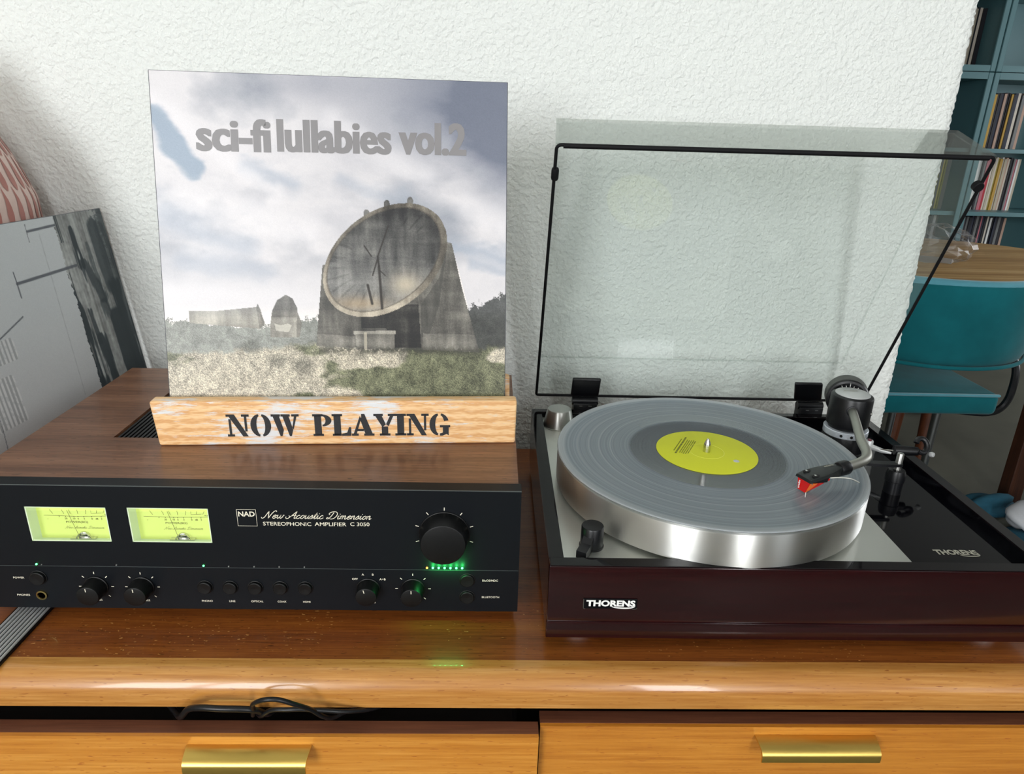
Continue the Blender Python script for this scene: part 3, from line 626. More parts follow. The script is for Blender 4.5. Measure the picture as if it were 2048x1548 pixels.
def button(cx, cz, r, dp=.0026):
    MB().lathe([(r+.0009, 0), (r+.0009, .0006), (r+.0002, .0008), (r+.0002, .0004), (r, .0004), (r, dp-.0005), (r-.0006, dp), (0, dp-.0004)], (cx, 0, cz), (0, -1, 0), 32).build('button', M['knob'], amp)
for s_, x in SRC: button(x, .0350, .0059, .0034)
button(-.4161, .0429, .0064, .0034); button(-.0452, .0447, .0062); button(-.0452, .0270, .0062)
jk = MB().lathe([(.0046, 0), (.0046, .0012), (.0034, .0014), (.0031, .0006)], (-.4168, 0, .0248), (0, -1, 0), 32).build('headphone_jack', M['gold'], amp)
MB().lathe([(.0031, 0), (.0031, .0006), (0, .0006)], (-.4168, 0, .0248), (0, -1, 0), 24).build('jack_hole', M['hole'], jk)
def led(x, z, m, r=.0009, l=None):
    o = MB().lathe([(r, 0), (r, .0004), (r*.6, .0009), (0, .001)], (x, 0, z), (0, -1, 0), 14).build('indicator_light', M[m], amp)
    if l: lab(o, l)
for i in range(6):
    pl_ = bpy.data.lights.new('green_led_light', 'POINT'); pl_.energy = .007; pl_.color = (.05, 1, .2); pl_.shadow_soft_size = .001
    po = bpy.data.objects.new('green_led_light', pl_); COL.objects.link(po); po.location = (-.0753+.00512*i, -.0045, .0570)
for i in range(6): led(-.0753+.00512*i, .0570, 'led_green', .00095, 'lit green light under the volume knob')
led(-.0804, .0569, 'led_orange', .0009, 'lit amber light')
led(-.2733, .0566, 'led_green', .0008, 'lit green light above the phono button'); led(-.4152, .0565, 'led_green', .0008, 'lit green power light')
for x in (-.2518, -.2299, -.2084, -.1867): led(x, .0563, 'led_off', .0006)
led(-.3475, .0565, 'led_off', .0006); led(-.4108, .0562, 'led_off', .0004)

# ------------------------------------------------------------------ printed covers (flat print as a colour grid)
def fbm(h, w, base, octv, seed, stretch=(1, 1)):
    r = np.random.RandomState(seed); out = np.zeros((h, w)); amp_ = 1; tot = 0
    for o in range(octv):
        ny = max(2, int(base*stretch[0]*2**o)+2); nx = max(2, int(base*stretch[1]*2**o)+2); g = r.rand(ny, nx)
        yy = np.linspace(0, ny-1.001, h); xx = np.linspace(0, nx-1.001, w); y0 = yy.astype(int); x0 = xx.astype(int)
        fy = (yy-y0)[:, None]; fx = (xx-x0)[None, :]; fy = fy*fy*(3-2*fy); fx = fx*fx*(3-2*fx)
        a = g[y0][:, x0]; b = g[y0][:, x0+1]; c = g[y0+1][:, x0]; d = g[y0+1][:, x0+1]
        out += amp_*((a*(1-fx)+b*fx)*(1-fy)+(c*(1-fx)+d*fx)*fy); tot += amp_; amp_ *= .55
    return out/tot
def sst(a, b, x): t = np.clip((x-a)/(b-a), 0, 1); return t*t*(3-2*t)
def inpoly(X, Y, poly):
    ins = np.zeros(X.shape, bool); n = len(poly)
    for i in range(n):
        x1, y1 = poly[i]; x2, y2 = poly[(i+1) % n]
        if y1 == y2: continue
        c = ((y1 > Y) != (y2 > Y)) & (X < (x2-x1)*(Y-y1)/(y2-y1)+x1); ins ^= c
    return ins
def seg(X, Y, a, b):
    ax, ay = a; bx, by = b; dx, dy = bx-ax, by-ay; t = np.clip(((X-ax)*dx+(Y-ay)*dy)/(dx*dx+dy*dy), 0, 1); return np.hypot(X-ax-t*dx, Y-ay-t*dy)
def mixc(img, m, col): 
    m = m[..., None] if m.ndim == 2 else m; return img*(1-m)+np.array(col, float)*m
def print_grid(name, img, o, ux, uy, mt, parent):
    """img rows from the top; o = top-left corner; ux, uy = full width / downward vectors"""
    h, w = img.shape[:2]; o = np.array(o, float); ux = np.array(ux, float); uy = np.array(uy, float)
    u = np.linspace(0, 1, w); v = np.linspace(0, 1, h)
    P = o + u[None, :, None]*ux + v[:, None, None]*uy; me = bpy.data.meshes.new(name)
    idx = np.arange(h*w).reshape(h, w); F = np.stack([idx[:-1, :-1], idx[1:, :-1], idx[1:, 1:], idx[:-1, 1:]], -1).reshape(-1, 4)
    me.vertices.add(h*w); me.vertices.foreach_set('co', P.reshape(-1).astype(np.float32))
    me.loops.add(F.size); me.loops.foreach_set('vertex_index', F.reshape(-1).astype(np.int32))
    me.polygons.add(len(F)); me.polygons.foreach_set('loop_start', (np.arange(len(F))*4).astype(np.int32)); me.polygons.foreach_set('loop_total', np.full(len(F), 4, np.int32))
    me.update(calc_edges=True); me.validate()
    c = np.clip(img/255., 0, 1); c = np.where(c <= .04045, c/12.92, ((c+.055)/1.055)**2.4)
    at = me.color_attributes.new('print', 'FLOAT_COLOR', 'POINT'); at.data.foreach_set('color', np.concatenate([c.reshape(-1, 3), np.ones((h*w, 1))], 1).reshape(-1).astype(np.float32))
    me.materials.append(mt); ob = bpy.data.objects.new(name, me); COL.objects.link(ob); ob.parent = parent; return ob

def paint_landscape(n=560):
    Y, X = np.mgrid[0:n, 0:n]*(1000./(n-1)); rs = np.random.RandomState(5)
    big = fbm(n, n, 3, 6, 1, (1.5, 1)); med = fbm(n, n, 9, 5, 2, (1.5, .8)); fine = fbm(n, n, 60, 3, 3); grain = rs.rand(n, n)
    img = np.zeros((n, n, 3)) + np.array((228, 224, 226.))
    # overcast sky
    img = mixc(img, np.clip((big-.44)*3.4, 0, 1)*.85*(1-sst(450, 650, Y)), (152, 157, 168))
    img = mixc(img, np.clip((med-.46)*3, 0, 1)*.45*(1-sst(500, 680, Y)), (186, 186, 194))
    tr = sst(330, 1000, X)*(1-sst(40, 330, Y+60*(big-.5)*4)) + .8*sst(780, 1020, X+(med-.5)*160+(big-.5)*120)*(1-sst(150, 440, Y)); img = mixc(img, np.clip(tr, 0, 1)*.85, (96, 104, 124))
    tl = np.exp(-(((X-430)/190)**2+((Y-20)/60)**2)); img = mixc(img, tl*.45, (128, 132, 148))
    wob = (med-.5)*90
    bl = np.clip(1-seg(X, Y+wob, (0, 110), (110, 262))/(52+(big-.5)*60), 0, 1); img = mixc(img, sst(0, .5, bl)*.85, (146, 164, 184))
    for a, b, r, s_ in (((250, 245), (380, 310), 40, .5), ((20, 380), (240, 470), 70, .45), ((60, 500), (300, 560), 50, .4), ((850, 470), (1000, 500), 45, .6), ((520, 300), (700, 330), 40, .3), ((900, 520), (1000, 540), 25, .5)):
        q = np.clip(1-seg(X, Y+wob, a, b)/r, 0, 1); img = mixc(img, sst(0, 1, q)*s_, (160, 172, 190))
    for a, b, r in (((0, 60), (330, 330), 40), ((80, 350), (420, 430), 60), ((500, 120), (760, 280), 60), ((0, 610), (440, 640), 60), ((880, 350), (1000, 420), 60)):
        q = np.clip(1-seg(X, Y+wob, a, b)/r, 0, 1); img = mixc(img, sst(0, 1, q)*.55, (240, 236, 238))
    img = mixc(img, np.exp(-((Y-655)/60)**2)*.5, (232, 228, 230))
    # far scrub
    top = np.interp(X[0], [0, 130, 300, 430, 560, 900, 1000], [694, 700, 706, 682, 690, 650, 606])[None, :] + (fine-.5)*40 + (grain-.5)*10
    scrub = (Y > top)
    sc = np.stack([128+40*(fine-.5)+30*(grain-.5)]*3, -1)*np.array((.98, 1.0, .98)); dark = sst(330, 700, X)[..., None]; sc = sc*(1-.35*dark) + 26*(1-dark)
    img = np.where(scrub[..., None], sc, img)
    # shingle and grass foreground
    gt = np.interp(X[0], [0, 250, 420, 600, 1000], [784, 772, 756, 772, 762])[None, :] + (fine-.5)*26
    gr_ = np.clip((Y-gt)/14, 0, 1)
    speck = 176+90*(grain-.5)+60*(fine-.5); ground = np.stack([speck*1.02, speck*.99, speck*.93], -1)
    fg = fbm(n, n, 40, 4, 9, (1, 1)); gm = sst(.47, .60, fbm(n, n, 7, 4, 8, (2, 1)) + .30*sst(420, 700, X)*sst(800, 850, Y) - .16*(1-sst(300, 520, X)))
    grass = np.stack([104+80*(fg-.5)+50*(grain-.5), 108+80*(fg-.5)+50*(grain-.5), 88+70*(fg-.5)+40*(grain-.5)], -1)
    ground = ground*(1-gm[..., None]*.85)+grass*gm[..., None]*.85
    img = img*(1-gr_[..., None])+ground*gr_[..., None]
    for cx, cy, r in ((316, 812, 40), (392, 826, 44), (866, 776, 34), (560, 790, 22), (690, 800, 26), (240, 770, 40), (470, 770, 30)):
        th = np.arctan2(Y-cy-r*.6, X-cx); rr = np.hypot((X-cx), (Y-cy)*1.3); q = (1-sst(.3, 1, rr/r))*(.4+.6*(np.sin(th*34+fine*18) > 0)); img = mixc(img, np.clip(q, 0, 1)*.6, (92, 92, 86))
    st_ = fbm(n, n, 30, 4, 12, (.25, 1.6)); hz = fbm(n, n, 30, 4, 13, (1.6, .2)); blot = fbm(n, n, 8, 4, 14)
    def conc(b): 
        v = b + 70*(st_-.5) + 40*(hz-.5) + 60*(blot-.5) + 16*(grain-.5); return np.stack([v*1.0, v*.985, v*.955], -1)
    # low wall and small upright slab at the left
    for poly, b in (([(68, 664), (150, 664), (262, 652), (266, 642), (274, 660), (283, 700), (268, 716), (68, 700)], 168), ([(262, 652), (266, 642), (283, 694), (282, 706), (268, 716)], 138)):
        m_ = inpoly(X, Y, poly); img = np.where(m_[..., None], conc(b), img)
    sm = [(348, 615), (322, 632), (307, 662), (300, 705), (299, 741), (374, 741), (380, 654), (367, 626)]
    img = np.where(inpoly(X, Y, [(367, 626), (392, 700), (384, 742), (374, 741), (378, 654)])[..., None], conc(118), img)
    img = np.where(inpoly(X, Y, sm)[..., None], conc(146)-20*(Y < 680)[..., None], img)
    img = mixc(img, inpoly(X, Y, [(312, 700), (330, 706), (352, 700), (362, 706), (352, 726), (316, 722)])*.6, (214, 212, 206))
    # big leaning concrete bowl between two buttresses
    img = np.where(inpoly(X, Y, [(457, 528), (470, 526), (560, 640), (700, 600), (800, 540), (790, 775), (432, 766), (440, 690)])[..., None], conc(112), img)
    img = np.where(inpoly(X, Y, [(432, 766), (436, 730), (545, 738), (545, 772)])[..., None], conc(134), img)
    img = np.where(inpoly(X, Y, [(565, 650), (745, 640), (750, 772), (650, 772), (640, 712), (566, 712)])[..., None], conc(70), img)
    img = np.where(inpoly(X, Y, [(824, 455), (838, 459), (868, 590), (922, 786), (745, 776), (735, 600), (780, 540)])[..., None], conc(122), img)
    img = mixc(img, inpoly(X, Y, [(746, 640), (800, 560), (824, 470), (800, 640), (760, 760), (745, 760)])*.45, (78, 78, 76))
    img = np.where(inpoly(X, Y, [(750, 728), (906, 732), (922, 786), (748, 778)])[..., None], conc(140), img)
    img = np.where(inpoly(X, Y, [(542, 722), (668, 720), (668, 730), (544, 732)])[..., None], conc(176), img)
    img = np.where(inpoly(X, Y, [(548, 730), (664, 730), (664, 774), (552, 778)])[..., None], conc(138), img)
    img = mixc(img, ((np.abs(X-578) < 4) & (Y > 726) & (Y < 786))*.7, (190, 184, 172))
    ux_, uy_ = -.790, .613
    def ell(cx, cy, a, b): p_ = (X-cx)*ux_+(Y-cy)*uy_; q_ = -(X-cx)*uy_+(Y-cy)*ux_; return (p_/a)**2+(q_/b)**2, p_, q_
    e1, p1, q1 = ell(641, 512.5, 205*(1+.012*(fine-.5)), 140); e2, p2, q2 = ell(637, 511, 188, 125)
    for bx, by in ((589, 378), (648, 350), (716, 340)): img = np.where((((X-bx)/9)**2+((Y-by)/13)**2 < 1)[..., None], conc(104), img)
    low = sst(-.2, 1, ((X-640)*-.25+(Y-512))/150)
    rim = conc(0) + (108+74*low)[..., None]*np.array((1.02, .98, .92)); img = np.where((e1 < 1)[..., None], rim, img)
    ang = np.arctan2(p2/188, q2/125); ribs = fbm(n, n, 10, 3, 21); streak = np.sin(ang*26+6*blot)*.5+.5
    inner = conc(0) + (92+52*sst(380, 640, Y+.25*(640-X)) - 22*sst(.55, .95, e2)*(Y < 520))[..., None]
    inner -= (16*sst(.80, 1, streak)*sst(.5, .62, fbm(n, n, 9, 3, 22))*sst(.2, .5, e2))[..., None]
    inner = mixc(inner, np.exp(-(((X-700)/46)**2+((Y-582)/34)**2))*.75, (206, 196, 180)); inner = mixc(inner, np.exp(-(((X-560)/90)**2+((Y-640)/22)**2))*.6, (190, 170, 144))
    img = np.where((e2 < 1)[..., None], inner, img)
    img = mixc(img, ((e2 > .985) & (e2 < 1.04))*.35, (70, 66, 62))
    for a, b, w_ in (((629, 654), (622, 529), 4), ((622, 529), (619, 500), 3), ((619, 501), (651, 412), 2.4), ((619, 505), (603, 556), 2.4), ((622, 540), (640, 556), 1.5), ((600, 640), (588, 585), 4), ((580, 470), (600, 500), 2)):
        img = mixc(img, (1-sst(w_*.6, w_*1.2, seg(X, Y, a, b)))*.8, (58, 54, 50))
    # shade of scrub at the foot, grain
    img = mixc(img, np.exp(-((Y-(780+10*(fine-.5)))/10)**2)*((X > 440) & (X < 930))*.55*(fine > .42), (74, 74, 66))
    land = sst(640, 700, Y) + (e1 < 1) + inpoly(X, Y, [(457, 528), (470, 526), (838, 459), (922, 786), (432, 766)]); land = np.clip(land, 0, 1)[..., None]
    img = img*(1-land) + np.clip((img-128)*1.32+118, 12, 255)*land*np.array((1.01, 1.0, .97)) 
    img = (img + (grain[..., None]-.5)*7)*.95
    return np.clip(img, 0, 255)

# ------------------------------------------------------------------ record stand with the cover on show
SR, TI = .0560, .2007
std = thing('record_stand', 'scrap wood record stand stencilled NOW PLAYING on top of amplifier', 'record stand', (-.3375, .0765, ZT+.0002), SR)
LW = .3355
def wob_board(mb, x0, x1, y0, y1, z0, z1, bev, slant=0.0):
    mb.box(x0, x1, y0, y1, z0, z1, bev, 3)
fb = MB(); fb.box(0, LW, 0, .0145, 0, .0440, .0022, 3)
fb.v = [Vector((p.x + (.0035*(1-p.z/.044) if p.x < LW/2 else -.0006*(1-p.z/.044)), p.y, p.z)) for p in fb.v]
fb.build('front_board', M['board'], std)
bb = MB().box(.006, LW-.004, .0165, .075, 0, .0150, .001)
bb.build('base_board', M['board'], std)
kb = MB(); kb.prism([(.034, .0150), (.090, .0150), (.090, .040), (.052, .052), (.0455, .052)], (.006, 0, 0), (0, 1, 0), (0, 0, 1), (LW-.010, 0, 0))
kb2 = MB().box(.006, LW-.004, .075, .090, 0, .0150); 
kb.v += []; kb.build('back_board', M['board'], std, smooth=False); kb2.build('rear_foot', M['board'], std, smooth=False)
tot = sum(STENCIL[c][0] for c in 'NOW PLAYING'); sx_ = .2055/tot; xx = .0668
for c in 'NOW PLAYING':
    if c != ' ':
        sm_ = MB(); add_stencil(sm_, c, (xx, -.0003, .0095), (1, 0, 0), (0, 0, 1), sx_*STENCIL[c][0], .0215)
        lab(sm_.build('letter', M['stencil_ink'], std, smooth=False), 'black stencilled letter '+c)
    xx += sx_*STENCIL[c][0]

SRC_ = .0636
a_ = Vector((math.cos(SRC_), math.sin(SRC_), 0)); n_ = Vector((-math.sin(SRC_), math.cos(SRC_), 0)); u_ = Vector((0, 0, 1))*math.cos(TI) + n_*math.sin(TI); nb = a_.cross(u_)  # faces the viewer when negated
nf = nb if nb.y < 0 else -nb
O_ = Vector((-.3279, .0975, .1763)) - u_*(.315-.2878) ; O_ += Vector((0, 0, 0))
cov = thing('album_cover', 'large square record sleeve picturing leaning concrete dishes under clouds, on wooden stand', 'record sleeve', O_)
sl = MB(); vs = []
T_ = .0042
for d_ in (0, T_):
    vs += [(-nf)*d_ + a_*x + u_*z for z in (0, .315) for x in (0, .315)]
sl.add(vs, [(0, 1, 3, 2), (4, 6, 7, 5), (0, 4, 5, 1), (2, 3, 7, 6), (0, 2, 6, 4), (1, 5, 7, 3)])
sl.build('sleeve', M['sleeve_edge'], cov, smooth=False)
print_grid('cover_print', paint_landscape(), nf*.00025 + a_*.0006 + u_*.3146, a_*.3138, -u_*.3142, M['print'], cov)
def ctext(mb, body, u0, u1, vb, h, bold):   # words on the cover, u across, v down (thousandths)
    add_text(mb, body, nf*.0005 + a_*(.315*u0/1000) + u_*(.315*(1-vb/1000)), a_, u_, .315*(u1-u0)/1000, .315*h/1000, bold)
tm = MB()
def ctxt(word, u0, u1, vbase):
    vs, fs = text_geo(word, .022); y0 = min(v[1] for v in vs); y1 = max(v[1] for v in vs)
    k_ = .0905*.315/1000*1000/ .76   # ascender height .729 em + stroke
    sy = .315*.0925/.755
    for dx in (0, .0009, .0018): add_text(tm, word, nf*(.0005+dx*.06) + a_*(.315*u0/1000+dx) + u_*(.315*(1-vbase/1000) + y0*sy), a_, u_, .315*(u1-u0)/1000-.0018, (y1-y0)*sy, .022)
ctxt('sci-fi', 118, 325, 210); ctxt('lullabies', 341, 664, 207); ctxt('vol.2', 684, 880, 205)
lab(tm.build('title_lettering', M['title'], cov, smooth=False), 'large grey title words')

# ------------------------------------------------------------------ leaning sleeve left of the amplifier
x0, y0, th, ph = -.4751, .3766, .1014, .1341
SH = .315
e_ = Vector((math.sin(th), math.cos(th), 0)); nl = Vector((-math.cos(th), math.sin(th), 0)); U_ = Vector((0, 0, 1))*math.cos(ph) + nl*math.sin(ph); nF = e_.cross(U_)
if nF.x < 0: nF = -nF
P0 = Vector((x0, y0, .0004))
lsv = thing('leaning_sleeve', 'grey record sleeve with dark brush-stroke border, leaning behind amplifier at left', 'record sleeve', P0)
l_ = MB(); l_.add([(-nF)*d_ - e_*x + U_*z for d_ in (0, .005) for z in (0, SH) for x in (.315, 0)], [(0, 1, 3, 2), (4, 6, 7, 5), (0, 4, 5, 1), (2, 3, 7, 6), (0, 2, 6, 4), (1, 5, 7, 3)])
l_.build('sleeve', M['sleeve_edge_pale'], lsv, smooth=False)
def paint_brush(n=420):
    Y, X = np.mgrid[0:n, 0:n]*(1000./(n-1)); rs = np.random.RandomState(2); grain = rs.rand(n, n); fine = fbm(n, n, 70, 3, 33); strk = fbm(n, n, 40, 4, 31, (.12, 1.6)); blot = fbm(n, n, 6, 4, 32)
    img = np.zeros((n, n, 3)) + np.array((206, 211, 213.)); img = mixc(img, blot*.25, (184, 190, 194)); img = mixc(img, sst(200, 900, Y)*.45, (160, 152, 150)); img += (grain[..., None]-.5)*6
    edge = np.interp(Y[:, 0], [0, 50, 160, 220, 320, 430, 520, 640, 1000], [730, 728, 718, 716, 719, 713, 710, 704, 690])[:, None] + (fine-.5)*16 + (strk-.5)*8
    strip = X > edge
    bs = 150+120*(strk-.5)+40*(fine-.5); b3 = np.stack([bs*.98, bs, bs*.99], -1)
    for a, b, r, k_ in (((735, 0), (745, 90), 8, .8), ((800, 60), (800, 190), 22, .95), ((820, 190), (870, 330), 26, .75), ((930, 60), (935, 300), 40, .75), ((960, 60), (985, 260), 26, .5), ((950, 300), (985, 1000), 44, .97), ((905, 420), (950, 1000), 50, .95), ((725, 210), (716, 330), 12, .95), ((722, 330), (722, 620), 24, .97), ((790, 470), (800, 700), 26, .92), ((770, 360), (780, 480), 16, .8), ((860, 120), (880, 380), 12, .5), ((720, 640), (740, 1000), 46, .97), ((860, 350), (905, 520), 22, .6), ((985, 0), (998, 500), 16, .6)):
        q = np.clip(1-seg(X+(strk-.5)*60, Y, a, b)/r, 0, 1); b3 = mixc(b3, sst(0, .35, q)*k_, (46, 56, 61))
    b3 = mixc(b3, ((fine > .56) & (X > 930) & (Y < 230))*.55, (60, 68, 72))
    img = np.where(strip[..., None], b3, img)
    for a, b, w_ in (((591, 36), (728, 31), 5), ((474, 193), (775, 185), 6), ((474, 155), (472, 240), 3), ((591, 11), (586, 71), 1.6), ((300, 20), (180, 900), 1.6), ((450, 300), (120, 420), 3)):
        img = mixc(img, (1-sst(w_*.6, w_*1.1, seg(X, Y, a, b)))*.85, (84, 88, 96))
    img = mixc(img, (1-sst(1.2, 2.6, seg(X, Y, (642, 51), (610, 640))))*.3, (130, 134, 138))
    for x_0, x_1, y_0, y_1 in ((0, 378, 350, 424), (0, 331, 462, 622)):
        m_ = (X > x_0) & (X < x_1) & (Y > y_0) & (Y < y_1); col = (((x_1-X) % 17) < 8); gaps = fbm(n, n, 90, 2, 41) > .36
        img = mixc(img, (m_ & col & gaps)*.55, (226, 226, 226)); img = mixc(img, (m_ & ~col)*.35, (110, 112, 114))
    return np.clip(img, 0, 255)
print_grid('cover_print', paint_brush(), nF*.0003 - e_*.3145 + U_*(SH-.0005), e_*.314, -U_*(SH-.001), M['print_matt'], lsv)

# ------------------------------------------------------------------ patterned vessel behind the leaning sleeve
ves = thing('patterned_vase', 'rounded pale pink vase with brick-red drops, behind leaning sleeve at far left', 'vase', (-.656, .262, 0))
vp = [(0, 0), (.07, 0), (.09, .01), (.108, .06), (.116, .14), (.120, .24), (.1205, .290), (.1205, .312), (.1195, .331), (.1150, .345), (.1043, .375), (.091, .402), (.072, .428), (.055, .446), (.044, .460), (.040, .478), (.043, .486), (.037, .486), (.035, .46)]
vb = [(p.x, p.y) for p in spline([(r, z, 0) for r, z in vp], 5)]
MB().lathe(vb, seg=64).build('body', mat('pale_pink_glaze', (214, 188, 178), .5, noise=.06, nscale=30), ves)
def vr(z):
    for (r0, z0), (r1, z1) in zip(vb, vb[1:]):
        if z0 <= z <= z1 and z1 > z0: return r0+(r1-r0)*(z-z0)/(z1-z0)
    return .03
dm = MB()
for row in range(8):
    zc = .452-.027*row-.0022*row*row*.5; hl = .014+.0016*row
    for j in range(46):
        a = 2*PI*(j+.5*(row % 2))/46; rw = .0042*min(1, vr(zc)/.1); pts = []
        prof_ = [(-1, .12), (-.75, .8), (-.4, 1), (0, .8), (.4, .5), (1, .05)]
        n0 = len(dm.v); vs = []
        for t, wf in prof_:
            z = zc+hl*t; R_ = vr(z)+.0005
            for s_ in (-1, 1):
                aa = a+s_*rw*wf/R_; vs.append((R_*math.cos(aa), R_*math.sin(aa), z))
        dm.add(vs, [(2*i, 2*i+1, 2*i+3, 2*i+2) for i in range(len(prof_)-1)])
dmo = dm.build('painted_drops', mat('brick_red_glaze', (172, 112, 102), .5, noise=.1, nscale=60), ves); lab(dmo, 'rows of brick-red painted drops')

# ------------------------------------------------------------------ turntable
TX, TY, TR, TZ, TB, TW, TD = .0234, -.0343, -.0038, .0843, .0126, .4306, .3423
tt = thing('turntable', 'dark red lacquered turntable with silver plate, tonearm and raised clear lid', 'turntable', (TX, TY, 0), TR)
pl = MB()
pl.box(0, TW, 0, .0122, TB, TZ-.0010, .0009).box(0, TW, TD-.014, TD, TB, TZ-.0010, .0009).box(0, .0122, .0122, TD-.014, TB, TZ-.0010).box(TW-.0122, TW, .0122, TD-.014, TB, TZ-.0010).box(.0122, TW-.0122, .0122, TD-.014, TB, .072)
pl.build('plinth', M['mahogany'], tt)
rm = MB().box(.0008, TW-.0008, .0008, .0122, TZ-.0010, TZ, .0003, 1).box(.0008, TW-.0008, TD-.014, TD-.0008, TZ-.0010, TZ, .0003, 1).box(.0008, .0122, .0122, TD-.014, TZ-.0010, TZ).box(TW-.0122, TW-.0008, .0122, TD-.014, TZ-.0010, TZ)
rm.build('plinth_rim', M['rim_black'], tt, smooth=False)
lab(MB().box(-.0004, TW+.0004, -.0012, .004, TB, TB+.0165, .0010, 2).build('base_band', M['mahogany'], tt), 'slightly proud lower band of the plinth')
for fx, fy in ((.0305, .030), (.4005, .030), (.0305, .31), (.4005, .31)):
    lab(MB().lathe([(.0125, 0), (.0135, .0015), (.0135, .005), (.011, .0126)], (fx, fy, 0), seg=32).build('foot', M['cap_silver'], tt), 'pale round foot')
ln = MB().box(TW-.0128, TW-.0120, .0122, TD-.014, .0752, TZ-.0012).box(.0120, .0128, .0122, TD-.014, .0752, TZ-.0012).box(.0128, TW-.0128, TD-.0148, TD-.0138, .0752, TZ-.0012)
ln.build('rim_liner', M['black_gloss'], tt, smooth=False)
dk = MB().box(.0122, TW-.0122, .0122, TD-.014, .072, .0752).build('deck', M['black_gloss'], tt, smooth=False); lab(dk, 'gloss black deck')
PZ = .0782
poly = [(.0130, .0128), (.3145, .0128), (.3160, .1040), (.3165, .165), (.3165, TD-.0148), (.0130, TD-.0148)]
poly = [(.0130, .0128), (.3145, .0128), (.3158, .1036), (.3162, .200), (.290, TD-.0148), (.0130, TD-.0148)]
pt_ = MB(); pt_.prism(poly, (0, 0, .0752), (1, 0, 0), (0, 1, 0), (0, 0, PZ-.0752))
pt_.build('top_plate', M['plate'], tt, smooth=False)
CX, CYT = .1674, .1503
LZ = .1189
MB().lathe([(.055, PZ+.0008), (.1455, PZ+.0018), (.1490, PZ+.0040), (.1500, PZ+.0065), (.1503, LZ-.0052), (.1497, LZ-.0040), (.1480, LZ-.0034), (.01, LZ-.0034)], (CX, CYT, 0), seg=128).build('platter', M['platter'], tt)
lab(MB().lathe([(.1470, LZ-.0034), (.1472, LZ-.0028), (.01, LZ-.0028)], (CX, CYT, 0), seg=96).build('platter_mat', M['platter_top'], tt), 'grey top face of the platter')
sp = MB().lathe([(.0036, LZ-.003), (.0036, LZ+.0075), (.0030, LZ+.0095), (.0012, LZ+.0135), (0, LZ+.0142)], (CX, CYT, 0), seg=28).build('spindle', M['steel'], tt)
# speed selector
sk = MB().lathe([(.0108, PZ), (.0108, PZ+.0012), (.0100, PZ+.0016), (.0098, PZ+.0195), (.0092, PZ+.0205), (0, PZ+.0205)], (.0395, .0395, 0), seg=40).build('speed_knob', M['black'], tt)
lv = MB(); d2 = Vector((-.48, -.88, 0)).normalized(); s2 = Vector((.88, -.48, 0)).normalized(); B0 = Vector((.0395, .0395, PZ))
pv_ = [(0, .0008), (.0245, .0008), (.0245, .0075), (.014, .0095), (.0075, .0150), (0, .0150)]
lv.prism(pv_, B0 - s2*.0045, d2, (0, 0, 1), s2*.009)
lv.build('selector_lever', M['black'], sk, smooth=False)
tp = MB(); TU, TV = (1, 0, 0), (0, 1, 0)
for s_, x, y in (('33', .0205, .0165), ('45', .0590, .0162)): add_text(tp, s_, (x, y, PZ+.0002), TU, TV, None, .0026, .0, 'C')
tp.lathe([(.0013, 0), (.0010, 0)], (.0397, .0175, PZ+.0003), seg=20)
lab(tp.build('speed_figures', mat('grey_figure_print', (120, 120, 114), .6, noise=.03), tt, smooth=False, recalc=False), 'faint speed figures 33 and 45')
# badge on the front
bd = MB().box(.0298, .0752, -.0011, .0004, .0428, .0527, .0004, 1).build('badge', M['black_gloss'], tt); lab(bd, 'small black maker badge')
bl_ = MB(); FY = -.0014
def brand(mb, o, ux, uy, w, h):
    o = Vector(o); ux = Vector(ux); uy = Vector(uy)
    add_text(mb, 'THORENS', o+uy*(h*.20), ux, uy, w, h*.80, .045)
    pts = [(q.x, q.y) for q in spline([(.50*w, .30*h, 0), (.56*w, .12*h, 0), (.66*w, .03*h, 0), (.80*w, .0, 0), (.92*w, .05*h, 0), (.985*w, .18*h, 0), (1.0*w, .36*h, 0)], 6)]
    n = len(pts); ribbon(mb, pts, [h*.04+h*.13*math.sin(PI*min(1, i/(n-1)*1.05)) for i in range(n)], o, ux, uy)
brand(bl_, (.0322, FY, .0440), (1, 0, 0), (0, 0, 1), .0412, .0078)
lab(bl_.build('badge_lettering', M['white'], bd, smooth=False), 'white capital lettering with a swash')
for q_ in ([(.0299, .0527), (.0299, .0442), (.0303, .0432), (.0316, .0429)], [(.0712, .0429), (.0740, .0431), (.0752, .0437)]):
    be = MB(); ribbon(be, q_, .0004, (0, FY+.0001, 0), (1, 0, 0), (0, 0, 1)); be.build('badge_edge', M['steel'], bd, smooth=False)
dl = MB(); brand(dl, (.3470, .0350, .07545), (1, 0, 0), (0, 1, 0), .0390, .0100)
lab(dl.build('deck_lettering', M['ink_grey'], tt, smooth=False), 'grey capital lettering with a swash')

# --- tonearm
AC = Vector((.360, .250, 0)); ab = MB()
ab.lathe([(.0260, .0752), (.0260, .0800), (.0245, .0815), (.0240, .0985), (.0232, .1000)], AC, seg=56)
arm_base = ab.build('tonearm_base', M['black'], tt)
MB().lathe([(.0236, .0990), (.0242, .0996), (.0242, .1060), (.0236, .1066), (.020, .1068)], AC, seg=56).build('bearing_ring', M['ring_white'], arm_base)
rh = MB()
for a in (-2.2, -1.75, -1.2): rh.lathe([(.0016, 0), (.0016, .0006), (0, .0006)], AC + Vector((math.cos(a)*.0240, math.sin(a)*.0240, .1028)), (math.cos(a), math.sin(a), 0), 14)
lab(rh.build('ring_holes', M['hole'], arm_base), 'small dark holes in the bearing ring')
arm_dir = Vector((.310-.360, .1155-.250, 0)).normalized()
hs = MB().lathe([(.0200, .1072), (.0200, .1105), (.0226, .1112), (.0228, .1130), (.0228, .1435), (.0220, .1455), (.0190, .1470), (.0180, .1474)], AC, seg=64)
